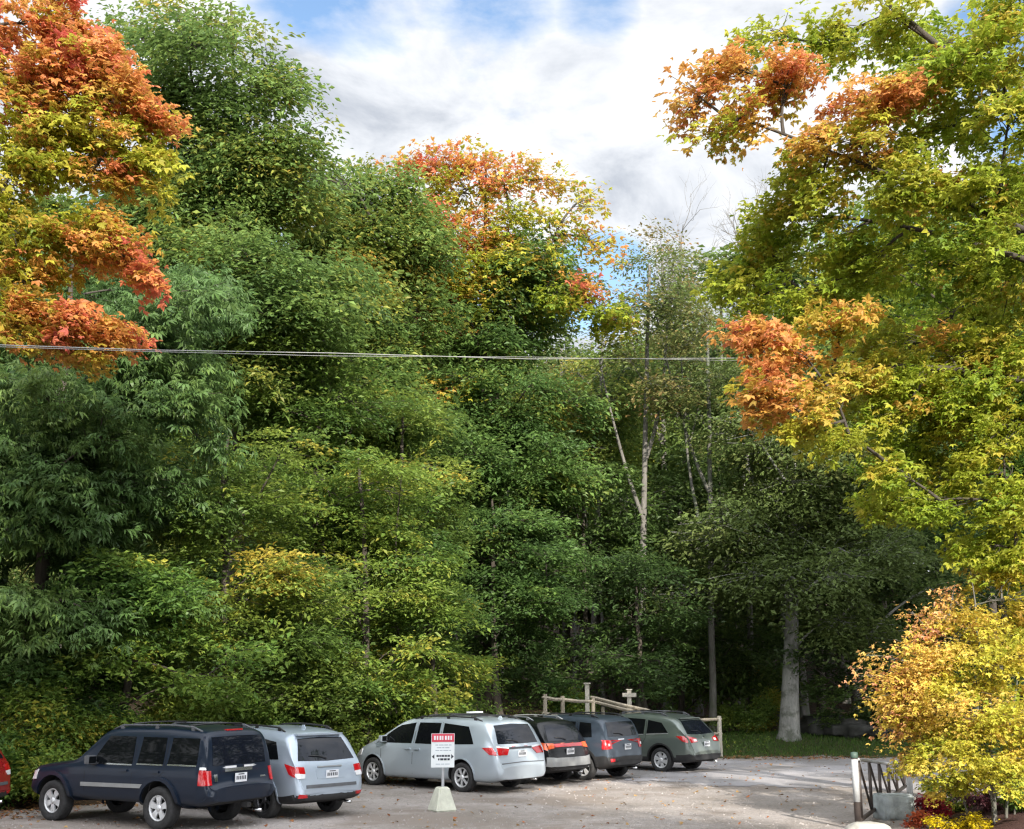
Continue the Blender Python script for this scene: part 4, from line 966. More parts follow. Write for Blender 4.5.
# --- pale trunked thin trees
def thin(px, D, ytop, w, n, tint, seed, label, mat=G5, bark=B_dead, r0=.2, forks=2, dens=.75, ybot=480, per=46, base_px=None, lr=1.0):
    rs = np.random.default_rng(seed); lob_ = []
    for i in range(n):
        lob_.append(lob(px + rs.uniform(-1, 1) * w, rs.uniform(ytop, ybot), D + rs.uniform(-2.5, .5), rs.uniform(16, 30), rs.uniform(12, 22), 1.1, 12, float(np.clip(tint + rs.normal(0, .14), 0, 1)), dens))
    b = base_at(base_px or px, D); tp = T(px, ytop + 15, D); fk = [[], [], [], [], []]
    for k in range(forks):
        z0 = b[2] + (tp[2] - b[2]) * (.42 + .14 * k); s = rs.choice([-1, 1]); t = (z0 - b[2]) / (tp[2] - b[2])
        x0 = b[0] + (tp[0] - b[0]) * t
        fk[0].append((x0, D, z0)); fk[1].append((x0 + s * .9, D + rs.normal(0, .5), z0 + 2.2)); fk[2].append((x0 + s * rs.uniform(1.0, 2.2), D + rs.normal(0, 1), min(tp[2] + 1, z0 + rs.uniform(5, 8)))); fk[3].append(r0 * .55); fk[4].append(.03)
    return build_tree('birch_tree', label, 'tree', None, b, tp, r0, lob_, mat, bark, seed, leaf=.18, per=per, clump=.85, flat=.6, droop=.3, extra_limbs=fk, wig=.22, limb_r=.03, limb_from=.4, rt=.06)
thin(650, 46.5, 250, 32, 15, .55, 51, 'pale grey forked tree with thin olive crown right of the blue gap', base_px=640, r0=.17, ybot=390)
thin(662, 54, 240, 36, 12, .6, 52, 'tall pale trunk with broken top among thin olive leaves', base_px=668, r0=.22)
thin(706, 46.3, 300, 40, 14, .5, 53, 'leaning pale trunk just right of the forked one', base_px=712, r0=.15, bark=B_grey, ybot=420)
thin(720, 56, 255, 50, 20, .52, 54, 'thin crowned brownish tree left of the right hand maple', r0=.2, bark=B_grey, ybot=420, dens=.7)
thin(560, 55, 330, 40, 8, .62, 55, 'slim pale pole like trunk in the middle of the wood', r0=.12, forks=1, base_px=566)
# bare tree against the cloud
def bare(px, D, ytop, seed, label, spread=34, ybot=330):
    rs = np.random.default_rng(seed); fk = [[], [], [], [], []]; tp = T(px, ytop + 30, D)
    def rec(p, d, l, r, k):
        q = p + d * l; m = (p + q) / 2 + rs.normal(0, .12 * l, 3)
        for L_, v_ in zip(fk, (p, m, q, r, r * .55)): L_.append(v_)
        if k:
            for j in range(3): 
                dd = unit(d + rs.normal(0, .45, 3) + np.array([0, 0, .12])); rec(p + (q - p) * rs.uniform(.45, 1), dd, l * rs.uniform(.55, .8), r * .5, k - 1)
    for s in range(6): rec(np.array(T(px, ybot - s * 12, D)), unit(np.array([rs.uniform(-.8, .8), rs.uniform(-.5, .5), 1.0])), rs.uniform(1.4, 2.4), .035, 3)
    return build_tree('bare_tree', label, 'tree', None, base_at(px, D), tp, .16, [], G5, B_dead, seed, extra_limbs=fk, wig=.8)
bare(680, 57, 205, 61, 'leafless grey tree top showing against the cloud')
bare(752, 52, 190, 62, 'leafless twiggy tree between the thin trees and the right maple', ybot=290)

# --- big beech with pale trunk over the verge
LK = fill(rs0, 805, 500, 45, 118, 120, 3.6, 40, 18, 1.5, .40, .08) + fill(rs0, 850, 420, 45, 90, 60, 3.0, 14, 18, 1.4, .44, .07) + fill(rs0, 870, 590, 43.5, 90, 60, 2.6, 14, 16, 1.3, .34, .07) + fill(rs0, 720, 560, 45, 60, 50, 2.4, 10, 14, 1.2, .38, .08, .8)
pk = base_at(788, 45.3)
build_tree('beech_tree', 'big grey green beech whose thick pale trunk stands on the grass verge', 'tree', None, pk, T(796, 400, 46), .38, LK, G5, B_beech, 45, leaf=.19, per=58, clump=.95, flat=.3, droop=.45, wig=.25, tnoise=.06)
LK = fill(rs0, 900, 330, 56, 120, 130, 3.5, 30, 16, 1.5, .40, .12)
build_tree('oak_tree', 'dark tree filling the gap behind the right hand maple', 'tree', None, base_at(905, 57), T(900, 200, 57), .3, LK, G2, B_dark, 46, leaf=.22, per=50, clump=1.0, flat=.5)

# --- understory saplings' trunks and the wood behind: three source trees, then copies
def forest_tree(seed, h, rw, mat, bark, leaf, tint, label, crown0=.3):
    rs = np.random.default_rng(seed); lobes = []
    for i in range(26):
        t = rs.random(); z = h * (crown0 + (1 - crown0) * t); w = rw * math.sin(PI * (.18 + .78 * t)) 
        a = rs.uniform(0, 2 * PI); r = w * rs.random() ** .5
        lobes.append((math.cos(a) * r, math.sin(a) * r, z, 1.5, 1.5, .9, 13, float(np.clip(tint + rs.normal(0, .12), 0, 1)), 1))
    return build_tree('forest_tree', label, 'tree', 'trees deep in the wood', (0, 0, 0), (.3, .2, h), .2, lobes, mat, bark, seed, leaf=leaf, per=46, clump=1.0, flat=.4, droop=.3, limb_r=.07, wig=.8, twig=False)
fl = 'one of the dim trees deep in the wood behind the front row'
protos = [forest_tree(71, 17, 3.4, G2, B_grey, .26, .38, fl), forest_tree(72, 15, 3.6, G5, B_grey, .26, .45, fl, .2), forest_tree(73, 18, 3.2, G4, B_dark, .26, .45, fl, .35), forest_tree(74, 10, 3.0, G2, B_dark, .24, .30, fl, .08)]
rs = np.random.default_rng(99); used = set(); spots = []
for row, (D, step) in enumerate([(54, 4.6), (60, 4.6), (67, 5), (75, 5.5), (84, 6), (94, 7), (106, 8)]):
    x = -D * .62
    while x < D * .62:
        spots.append((x + rs.uniform(-1.3, 1.3), D + rs.uniform(-1.8, 1.8), row)); x += step
for (x, y, row) in spots:
    d = float(edge_dist(np.array([x]), np.array([y])))
    if d < 5: continue
    px = 512 + F * x / y / math.cos(PITCH); i = int(rs.integers(0, 3))
    if row == 0 and rs.random() < .5: i = 3
    h = [17, 15, 18, 10][i]
    # skyline: keep the wood below the line seen in the photograph
    line = np.interp(px, [0, 250, 340, 400, 560, 600, 625, 650, 760, 800, 1024], [60, 200, 260, 300, 330, 345, 345, 330, 300, 200, 60])
    hmax = P(px, line, y).z - gz(x, y); sc = min(1.5, hmax / h) * rs.uniform(.86, 1.0) if i != 3 else rs.uniform(.8, 1.2)
    if i not in used: used.add(i); o = protos[i]; o.location = (x, y, gz(x, y)); o.rotation_euler = (0, 0, rs.uniform(0, 6)); o.scale = (sc,) * 3
    else: copy_tree(protos[i], (x, y, gz(x, y) - .1), rs.uniform(0, 6.28), (sc * rs.uniform(.85, 1.1),) * 2 + (sc,))
# the wood goes on to the left of the lot and behind the camera
for (x, y, i, sc) in [(-27, 24, 0, .95), (-31, 17, 2, 1.0), (-26, 11, 1, 1.0), (-33, 6, 0, 1.1), (-27, 2, 2, 1.0), (-30, -6, 1, 1.15), (-22, -12, 0, 1.1), (-14, -17, 2, 1.15), (-5, -20, 1, 1.2), (5, -19, 0, 1.2), (14, -17, 2, 1.15), (22, -12, 1, 1.1), (27, -3, 0, 1.1), (-37, 22, 2, 1.1), (-20, 28.5, 1, .8)]:
    copy_tree(protos[i], (x, y, gz(x, y) - .1), x * 1.7, (sc,) * 3)
for (x, y, i, sc) in [(-5, -6, 0, 1.1), (-.5, -7, 2, 1.15), (4, -6, 0, 1.2), (8.5, -7, 2, 1.2), (-3, -11, 2, 1.25), (2, -12, 0, 1.35), (6.5, -11, 2, 1.3), (10.5, -12, 0, 1.3), (17.5, 20.5, 2, 1.15), (21, 25.5, 0, 1.2), (19, 30.5, 1, 1.2), (24, 20, 1, 1.25), (23, 33, 2, 1.2), (-9, -8, 1, 1.1)]:  # unseen trees added and scaled to shade the lot and the wood's right side
    copy_tree(protos[i], (x, y, -.1), x * 2.3, (sc * 1.15, sc * 1.15, sc))  # these added shade trees keep the label of the wood's own trees
# bare sapling poles
poles = []
def pole(px, D, r, h, bark, lab):
    b = base_at(px, D); pth = trunk_path(np.random.default_rng(px), np.array(b), np.array(b) + np.array([rs.uniform(-.5, .5), 0, h]), .5)
    v, f = trunk_tube(pth, r, r * .6); r_ = empty('forest_tree', b); tag(r_, lab, 'tree', 'bare lower trunks in the wood')
    link('trunk', mesh_np('trunk', v - np.array(b), [f], [bark], smooth=True), r_)
for i, (px, D, r) in enumerate([(738, 58, .12), (820, 56, .2), (757, 53, .13), (860, 60, .16), (640, 62, .13), (604, 58, .1), (690, 66, .15), (550, 52, .09), (572, 60, .12), (905, 62, .15), (780, 66, .14), (842, 70, .16), (725, 70, .16), (660, 56, .08), (500, 50, .1), (455, 46, .09)]):
    pole(px, D, r, 11, [B_grey, B_dark, B_beech][i % 3], 'one of the thin bare lower trunks seen between the cars and the canopy')

# --- shrubs along the bank
def shrub(px, D, wpx, hpx, n, mat, tint, seed, label, leaf=.12, tmpl=TD, per=60, name='shrub', ts=.1, dens=1.0, group=None, y0=None, clump=.38, cat='shrub'):
    b = base_at(px, D); k = ppm(700, D); rs = np.random.default_rng(seed); lobes = []; w = wpx / k; h = hpx / k
    for i in range(n):
        a = rs.uniform(0, 2 * PI); r = rs.random() ** .5; t = rs.random() ** .8
        lobes.append((b[0] + math.cos(a) * r * w * (1 - .45 * t), b[1] + math.sin(a) * r * w * .6, b[2] + h * (.12 + .75 * t), w * .32, w * .3, h * .18, 9, float(np.clip(tint + rs.normal(0, ts), 0, 1)), dens))
    return build_tree(name, label, cat, group, b, (b[0], b[1], b[2] + h * .9), max(.012, .02 * h), lobes, mat, B_dark, seed, leaf=leaf, tmpl=tmpl, per=per, clump=clump, flat=.5, droop=.25, limb_r=.014, wig=.2, rt=.005)
shrub(30, 27.2, 60, 95, 16, G4, .62, 81, 'yellow green bush at the left edge above the dead leaves', leaf=.13)
shrub(75, 28.0, 50, 70, 12, G4, .82, 82, 'bush with pale yellow leaves left of the navy car')
shrub(120, 28.6, 60, 80, 13, G4, .50, 83, 'green bush behind the hood of the navy car')
shrub(55, 26.6, 40, 48, 10, G4, .70, 84, 'small straggly bush in front of the navy car, by the dead leaves', dens=.7)
shrub(-10, 26.4, 40, 66, 10, G4, .42, 85, 'green bush behind the crimson car')
shrub(185, 30.0, 60, 70, 12, G4, .62, 86, 'bright green bush just above the navy car roof', leaf=.16)
shrub(250, 32.0, 60, 60, 11, G4, .45, 87, 'dull green bush above the pale silver SUV roof')
shrub(310, 33.5, 50, 55, 11, G4, .40, 88, 'green bush between the pale SUV and the minivan')
shrub(350, 34.2, 50, 66, 11, G4, .42, 89, 'green bush over the minivan bonnet')
shrub(405, 35.5, 50, 60, 12, G4, .58, 90, 'bright leafy bush above the front of the minivan', leaf=.17)
shrub(455, 37.5, 40, 44, 9, G4, .5, 91, 'low green bush behind the minivan roof')
shrub(505, 39.0, 40, 34, 9, G4, .62, 92, 'weedy yellow green bush left of the split rail fence', leaf=.1)
shrub(535, 39.5, 30, 30, 7, G4, .58, 93, 'small weedy bush at the left end of the rail fence', leaf=.1)
shrub(575, 43.5, 26, 34, 7, G4, .66, 94, 'light green sapling bush behind the rail fence', leaf=.12)
shrub(745, 46.5, 34, 36, 8, G4, .42, 95, 'green undergrowth left of the thick pale trunk')
shrub(765, 47.5, 22, 42, 6, G4, .72, 96, 'sapling with yellow leaves beside the thick pale trunk')
shrub(838, 46.5, 40, 22, 8, G2, .35, 97, 'dark low bush right of the thick pale trunk')
shrub(885, 47.0, 60, 60, 10, G5, .3, 98, 'dark brush behind the far end of the gate')
# weeds on the bank: stuff
def scatter(name, label, cat, pts, size, mat, tmpl, seed, up=.2, tint=.5, tn=.15, kind='stuff'):
    rs = np.random.default_rng(seed); n = len(pts); a = rs.uniform(0, 2 * PI, n)
    ad = np.stack([np.cos(a), np.sin(a), rs.normal(up, .25, n)], 1); nn = np.stack([rs.normal(0, .4, n), rs.normal(0, .4, n), np.ones(n)], 1)
    v, f, t1, t2 = leaves_at(rs, pts, ad, nn, size * rs.uniform(.6, 1.4, n), tmpl, np.clip(tint + rs.normal(0, tn, n), 0, 1))
    o = link(name, mesh_np(name, v, [f], [mat], attrs={'tint': t1, 'rnd': t2})); tag(o, label, cat, None, kind); return o
def pts_on(seed, n, x0, x1, y0, y1, cond, dz=(0, 0)):
    rs = np.random.default_rng(seed); x = rs.uniform(x0, x1, n); y = rs.uniform(y0, y1, n); m = cond(x, y, rs); x = x[m]; y = y[m]
    return np.stack([x, y, hill(x, y) + rs.uniform(dz[0], dz[1], len(x))], 1)
ptsw = pts_on(1, 60000, -26, 9, 22, 50, lambda x, y, r: (edge_dist(x, y) > .5) & (edge_dist(x, y) < 6) & (np.sin(x * 1.7) * np.cos(y * 1.3) + r.normal(0, .6, len(x)) > -.2), (.02, .55))
scatter('undergrowth', 'mixed weeds and low leaves covering the bank behind the cars', 'weeds', ptsw, .13, G4, TLONG, 2, up=.6, tint=.5)
ptsg = pts_on(3, 60000, 3.5, 30, 40, 52, lambda x, y, r: (edge_dist(x, y) > .3 + .4 * r.random(len(x))) & (edge_dist(x, y) < 5))
# blades
def blades(name, label, pts, h, mat, seed, tint):
    rs = np.random.default_rng(seed); n = len(pts); a = rs.uniform(0, 2 * PI, n); w = .012 + .01 * rs.random(n)
    ad = np.stack([np.cos(a) * .35, np.sin(a) * .35, np.ones(n)], 1); nn = np.stack([-np.sin(a), np.cos(a), np.zeros(n)], 1) + rs.normal(0, .2, (n, 3))
    v, f, t1, t2 = leaves_at(rs, pts, ad, nn, h * rs.uniform(.5, 1.3, n), (np.array([(0, .10, 0), (0, -.10, 0), (.6, -.06, .05), (1, 0, .2), (.6, .06, .05)]), np.array([[0, 1, 2, 3, 4]])), np.clip(tint + rs.normal(0, .12, n), 0, 1))
    o = link(name, mesh_np(name, v, [f], [mat], attrs={'tint': t1, 'rnd': t2})); tag(o, label, 'grass', None, 'stuff'); return o
blades('grass', 'green grass along the verge beyond the lot', ptsg, .14, G4, 4, .25)
LIT = leafmat('dead_leaf', [(0, (.10, .05, .025)), (.4, (.22, .12, .05)), (.7, (.34, .20, .08)), (1, (.38, .12, .05))], .15, .7)
def litter_cond(x, y, r):
    d = edge_dist(x, y); return (np.abs(d - .1 * np.sin(x)) < np.abs(r.normal(0, .55, len(x)))) | ((r.random(len(x)) < .015) & (d < 2) & (d > -4)) | ((x < -9.2) & (d < 1.2) & (d > -1.8) & (r.random(len(x)) < .8))
ptl = pts_on(5, 90000, -22, 30, 21, 56, litter_cond, (.02, .05))
ptl = ptl[np.hypot(ptl[:, 0] * 0, 0) == 0]
scatter('fallen_leaves', 'brown and orange fallen leaves along the edge of the lot', 'leaf litter', ptl, .085, LIT, TMAP, 6, up=.0, tint=.5, tn=.25)
ptl2 = pts_on(7, 900, -12, 12, 22, 46, lambda x, y, r: edge_dist(x, y) < .2, (.025, .035))
scatter('scattered_leaves', 'single fallen leaves strewn over the gravel', 'leaf litter', ptl2, .07, LIT, TMAP, 8, up=.0, tint=.7, tn=.25)
# loose stones on the lot
rs = np.random.default_rng(10); n = 5000
x = rs.uniform(-13, 13, n); y = 22 + 26 * rs.random(n) ** 1.5; m = (edge_dist(x, y) < .4) & ~((x - 8.3 - .25 * (y - 24) > -.2) & (y < 27)); x = x[m]; y = y[m]; n = len(x)
s = rs.uniform(.008, .028, n); o3 = np.array([(1, 0, 0), (0, 1, 0), (-1, 0, 0), (0, -1, 0), (0, 0, 1), ]) * 1.0
vv = o3[None] * s[:, None, None] * rs.uniform(.6, 1.3, (n, 5, 3)) + np.stack([x, y, hill(x, y) + .012], 1)[:, None]
ff = np.array([[0, 1, 4], [1, 2, 4], [2, 3, 4], [3, 0, 4]])[None] + (np.arange(n) * 5)[:, None, None]
M['stone'] = pbr('loose_stone', (.30, .275, .26), .9, noise=.4, nscale=2.5)
tag(link('loose_gravel', mesh_np('loose_gravel', vv.reshape(-1, 3), [ff.reshape(-1, 3)], [M['stone']])), 'loose grey stones lying over the gravel lot', 'gravel', None, 'stuff')
# ------------------------------------------------------------------ right hand foreground bush
LB_ = []
for (px, py, D, rx, ry, n, t) in [(1010, 600, 22.2, 40, 34, 18, .50), (960, 640, 22, 44, 30, 20, .62), (1000, 660, 21.4, 44, 36, 20, .48), (930, 665, 22, 30, 24, 12, .66), (915, 690, 22, 34, 22, 13, .68), (960, 700, 21.4, 48, 34, 22, .52),
    (1010, 720, 21.2, 44, 34, 20, .45), (925, 730, 22, 40, 24, 16, .58), (970, 755, 21.2, 50, 26, 20, .42), (925, 765, 22, 34, 16, 9, .45), (1010, 775, 21.2, 40, 22, 14, .40), (945, 785, 22, 36, 12, 7, .42), (1050, 640, 22, 40, 60, 18, .5), (1050, 730, 22, 40, 50, 16, .45), (965, 610, 22.5, 24, 16, 6, .7), (1000, 570, 22.5, 26, 14, 7, .6), (905, 715, 22.3, 20, 16, 5, .7), (1040, 570, 22.5, 36, 26, 10, .5)]:
    LB_.append(lob(px, py, D, rx, ry, rx / ppm(py, D), n, t - .12, 1))
kk = ppm(690, 22); sx = P(990, 800, 22)
# long arching twigs that stick out on the left
tw_ends = [(868, 655), (880, 690), (872, 700), (893, 672), (905, 640), (912, 612), (940, 600), (886, 716), (862, 676), (898, 738), (955, 585), (885, 742), (905, 760)]
fk = [[], [], [], [], []]
for (ex, ey) in tw_ends:
    p0 = np.array(T(955 + (ey - 690) * .1, 690 + (ey - 690) * .4, 22)); p2 = np.array(T(ex, ey, 22.2)); 
    fk[0].append(p0); fk[1].append((p0 + p2) / 2 + np.array([0, 0, .12])); fk[2].append(p2); fk[3].append(.012); fk[4].append(.004)
    for t in (.35, .5, .62, .74, .86, .96):
        q = p0 + (p2 - p0) * t + np.array([0, 0, .2 * t * (1 - t)]); LB_.append((q[0], q[1], q[2], .09, .09, .06, 1, .78, .30))
bb = (sx.x + .05, 22.0, gz(sx.x, 22.0))
pp = [(-.35, .25, .02), (.2, .0, .03), (.45, .3, .02), (-.1, -.25, .02)]
for (dx, dy, r) in pp:
    fk[0].append((bb[0] + dx, bb[1] + dy, bb[2])); fk[1].append((bb[0] + dx * 1.3, bb[1] + dy, bb[2] + .8)); fk[2].append((bb[0] + dx * 3.2, bb[1] + dy * 2, bb[2] + 2.6)); fk[3].append(r); fk[4].append(r * .5)
build_tree('ornamental_maple', 'big golden yellow and pinkish bush in the lower right corner', 'shrub', None, bb, (bb[0], bb[1], bb[2] + 4.4), .045, LB_, G6, B_grey, 101, leaf=.07, tmpl=TMAP, per=96, clump=.33, flat=.7, droop=.3, limb_r=.02, extra_limbs=fk, tnoise=.13, rt=.01)

# flower bed plants
RED = leafmat('red_shrub_leaf', [(0, (.16, .012, .02)), (.6, (.36, .02, .03)), (1, (.62, .14, .06))], .3)
YEL = leafmat('yellow_petal', [(0, (.55, .42, .01)), (1, (.85, .66, .02))], .3)
PUR = leafmat('purple_shrub_leaf', [(0, (.07, .02, .03)), (1, (.22, .08, .09))], .25)
def plant(px, D, w, h, n, mat, tint, seed, label, name, cat, leaf=.06, per=44, ts=.15, tmpl=TD):
    b = base_at(px, D); rs = np.random.default_rng(seed); lobes = []
    for i in range(n):
        a = rs.uniform(0, 2 * PI); r = rs.random() ** .5; t = rs.random()
        lobes.append((b[0] + math.cos(a) * r * w, b[1] + math.sin(a) * r * w, b[2] + h * (.25 + .65 * t), w * .3, w * .3, h * .15, 5, float(np.clip(tint + rs.normal(0, ts), 0, 1)), 1))
    return build_tree(name, label, cat, None, b, (b[0], b[1], b[2] + h * .8), .012, lobes, mat, B_dark, seed, leaf=leaf, tmpl=tmpl, per=per, clump=.14, flat=.7, droop=.2, limb_r=.006, wig=.1, rt=.004)
plant(922, 24.2, .26, .42, 8, RED, .4, 111, 'deep red shrub behind the yellow flowers', 'red_shrub', 'shrub', leaf=.06)
plant(908, 22.8, .16, .24, 5, RED, .98, 112, 'small orange leaved plant left of the yellow flowers', 'orange_plant', 'plant')
plant(955, 21.9, .48, .32, 14, YEL, .5, 113, 'clump of bright yellow flowers at the bottom edge', 'yellow_flowers', 'flowers', leaf=.05)
plant(978, 23.6, .40, .50, 10, PUR, .5, 114, 'purplish brown plant right of the yellow flowers', 'purple_plant', 'plant', leaf=.06)
plant(1012, 22.6, .40, .50, 12, G4, .5, 115, 'fresh green plant in the bottom right corner', 'green_plant', 'plant', leaf=.07)
plant(938, 25.0, .35, .55, 9, G4, .55, 116, 'green plant under the golden bush behind the red shrub', 'green_plant', 'plant', leaf=.08)
plant(1000, 24.2, .5, .85, 12, G4, .30, 117, 'dark green plant under the right part of the golden bush', 'green_plant', 'plant', leaf=.08)

# ------------------------------------------------------------------ stones
def rock(name, label, cat, c, d, rz, mat, seed, rough=.06, cuts=3, power=.5):
    bm = bmesh.new(); bmesh.ops.create_cube(bm, size=1); bmesh.ops.bevel(bm, geom=bm.edges[:], offset=.12 * power, segments=3, affect='EDGES')
    bmesh.ops.subdivide_edges(bm, edges=bm.edges[:], cuts=cuts, use_grid_fill=True)
    rs = np.random.default_rng(seed); ph = rs.uniform(0, 6, 6)
    from mathutils import noise as mn
    for v in bm.verts:
        q = v.co.copy(); f = mn.fractal(q * 2.2 + Vector((seed, 0, 0)), 1.0, 2.0, 4); v.co = Vector((q.x * d[0], q.y * d[1], q.z * d[2])) + q.normalized() * f * rough
    me = bpy.data.meshes.new(name); bm.to_mesh(me); bm.free(); me.materials.append(mat)
    for p in me.polygons: p.use_smooth = True
    o = link(name, me); o.location = c; o.rotation_euler = (0, 0, rz); tag(o, label, cat); return o
M['slab'] = pbr('blue_grey_granite', (.36, .40, .41), .85, noise=.35, nscale=3, bump=.6, bscale=18)
M['white_stone'] = pbr('whitewashed_stone', (.38, .365, .33), .85, noise=.15, nscale=4, bump=.5, bscale=14)
M['dark_stone'] = pbr('mossy_stone', (.05, .05, .045), .95, noise=.4, nscale=3, bump=.6)
q = P(899, 820, 24.0); rock('stone_block', 'flat topped blue grey stone block between the gate and the red shrub', 'stone', (q.x, 24.3, gz(q.x, 24.3) + .22), (.62, .55, .50), R(12), M['slab'], 5, .04)
def dome(name, label, cat, c, d, mat, seed):
    from mathutils import noise as mn
    bm = bmesh.new(); bmesh.ops.create_icosphere(bm, subdivisions=4, radius=.5)
    for v in bm.verts:
        q = v.co.copy(); f = mn.fractal(q * 2.4 + Vector((seed, 1, 0)), 1.0, 2.0, 4); q *= 1 + .16 * f; q.z = min(q.z, .42 + .03 * f)
        v.co = Vector((q.x * d[0], q.y * d[1], q.z * d[2]))
    me = bpy.data.meshes.new(name); bm.to_mesh(me); bm.free(); me.materials.append(mat)
    for p in me.polygons: p.use_smooth = True
    o = link(name, me); o.location = c; tag(o, label, cat); return o
q = P(868, 829, 22.0); dome('boulder', 'whitish rounded stone at the foot of the gate post', 'stone', (q.x, 21.9, .02), (.85, .7, .46), M['white_stone'], 9)
for i, (px, D, w, h, lab) in enumerate([(822, 46.5, 2.6, .8, 'low dark boulder right of the thick pale trunk'), (852, 46, 2.2, .75, 'low dark boulder behind the gate post'), (884, 46, 1.6, .5, 'small dark boulder at the far right of the verge')]):
    b = base_at(px, D); rock('mossy_boulder', lab, 'boulder', (b[0], b[1], b[2] + h * .3), (w, 1.2, h), .3 * i, M['dark_stone'], 20 + i, .16, 3, 2.0)

# ------------------------------------------------------------------ split rail fence
M['rail'] = barkmat('weathered_cedar', (.22, .19, .14), (.42, .37, .29), scale=3.0)
M['lightrail'] = barkmat('pale_cedar', (.36, .33, .27), (.58, .54, .46), scale=3.0)
fr = empty('split_rail_fence', T(640, 740, 40)); fr.location.z = gz(fr.location.x, 40); tag(fr, 'weathered split rail fence climbing to the left behind the parked cars', 'fence')
def fpart(name, mb, mat):
    o = mb.build(name, [mat], fr); o.location = -fr.location; return o
posts = [(545, 36.3, 694), (562.5, 36.9, 696), (593, 38.2, 698), (603, 38.8, 707), (649, 40.2, 711), (684, 41.4, 716), (719, 42.5, 716)]
pp = []
for (px, D, yt) in posts:
    t = P(px, yt, D); b = Vector((t.x, t.y, gz(t.x, t.y) - .3)); mb = MB(); wd = .13 if px != 719 else .16
    mb.tube([b, b + (t - b) * .5, t], [wd / 2 * 1.1, wd / 2, wd / 2 * .92], 7, smooth=False); fpart('fence_post', mb, M['lightrail'] if px == 719 else M['rail']); pp.append(t)
def rail(a, b, z0, z1):
    p = Vector(a) + Vector((0, 0, z0)); q = Vector(b) + Vector((0, 0, z1)); d = (q - p).normalized() * .12; mb = MB(); m = (p + q) / 2 + Vector((.01, .02, -.03))
    mb.tube([p - d, p + (m - p) * .1, m, q + (m - q) * .1, q + d], [.03, .052, .058, .05, .03], 6, smooth=False); fpart('rail', mb, M['rail'])
for i in (0, 1, 2, 4, 5): rail(pp[i], pp[i + 1] if i != 2 else pp[4], -.10, -.10)
for i in (0, 1, 2, 4, 5): rail(pp[i], pp[i + 1] if i != 2 else pp[4], -.55, -.58)
rail(pp[2], pp[4], .02, .02)
# two taller posts with small boards
for (px, D, yt, yb, cross, lab) in [(587, 40.5, 684, 712, False, 'plain slim marker post behind the rail fence'), (629, 41.0, 690, 714, True, 'trail post with a short crossboard behind the rail fence')]:
    t = P(px, yt, D); g0 = gz(t.x, t.y); e = empty('trail_post', (t.x, t.y, g0)); tag(e, lab, 'post')
    mb = MB(); mb.box((0, 0, (t.z - g0) / 2 - .1), (.14, .14, t.z - g0 + .2), bev=.01); mb.build('post', [M['lightrail']], e)
    mb = MB()
    if cross: mb.box((0, -.09, t.z - g0 - .16), (.46, .035, .13), bev=.008); mb.box((0, 0, t.z - g0 + .015), (.2, .2, .03), bev=.005)
    else: mb.box((0, 0, t.z - g0 + .02), (.24, .2, .04), bev=.008)
    mb.build('crossboard' if cross else 'post_cap', [M['lightrail']], e)

# ------------------------------------------------------------------ metal swing gate
M['gmetal'] = pbr('brown_painted_steel', (.075, .06, .055), .5, .3, noise=.3, nscale=6)
M['gpost'] = pbr('white_reflective_band', (.40, .41, .42), .5, noise=.15, nscale=5)
M['gcap'] = pbr('dark_green_paint', (.06, .10, .08), .6)
GD = 22.5; A = P(858.5, 829, GD); A.z = 0; gt = P(855, 753.5, GD); B2 = P(904, 766, 29.0); ztf = B2.z; zbf = P(904, 786, 29.0).z; ztn = P(862, 760, GD).z; zbn = P(863, 822, GD).z; B2.z = 0
ge = empty('swing_gate', (A.x, A.y, 0)); tag(ge, 'tapering brown steel swing gate with white banded post at the road entrance', 'gate')
dv = Vector((B2.x - A.x, B2.y - A.y, 0)); Lg = dv.length; ux = dv.normalized()
mb = MB(); mb.tube([(0, 0, -.3), (0, 0, 1.0), (0, 0, gt.z)], .058, 14); mb.lathe([(.001, gt.z + .03), (.064, gt.z + .02), (.07, gt.z - .07), (.06, gt.z - .08)], 14, 'z', mi=1); mb.build('gate_post', [M['gmetal'], M['gcap']], ge)
mb = MB(); mb.lathe([(.057, .5), (.0615, .5), (.0615, gt.z - .10), (.057, gt.z - .10)], 16, 'z'); mb.build('reflective_band', [M['gpost']], ge)
def gp(t, z): return ux * (Lg * t) + Vector((0, 0, z))
topz = lambda t: ztn + (ztf - ztn) * t; botz = lambda t: zbn + (zbf - zbn) * t
mb = MB(); mb.tube([gp(.03, topz(0)), gp(1, topz(1))], .03, 10); mb.build('top_bar', [M['gpost']], ge)
mb = MB(); mb.tube([gp(.01, botz(0)), gp(1, botz(1))], .04, 10); mb.build('bottom_bar', [M['gmetal']], ge)
N = 5
for k in range(N + 1):
    t = .06 + .92 * k / N; mb = MB(); mb.tube([gp(t, botz(t)), gp(t, topz(t))], .032, 8); mb.build('upright', [M['gmetal']], ge)
    if k < N:
        t2 = .06 + .92 * (k + 1) / N; mb = MB(); mb.tube([gp(t, topz(t)), gp(t2, botz(t2))], .024, 8); mb.build('diagonal_brace', [M['gmetal']], ge)
for z in (.2, ztn):
    mb = MB(); mb.box((ux.x * .08, ux.y * .08, z), (.16, .05, .08), rot=Matrix.Rotation(math.atan2(ux.y, ux.x), 3, 'Z')); mb.build('hinge', [M['gmetal']], ge)
B3 = P(908, 764, 29.2); e = empty('latch_post', (B3.x, B3.y, 0)); tag(e, 'short white post that receives the free end of the gate', 'post')
mb = MB(); mb.tube([(0, 0, -.3), (0, 0, B3.z)], .075, 12); mb.build('post', [M['gpost']], e); mb = MB(); mb.box((-.08, -.06, B3.z * .75), (.1, .12, .08), bev=.01); mb.build('latch', [M['gmetal']], e)

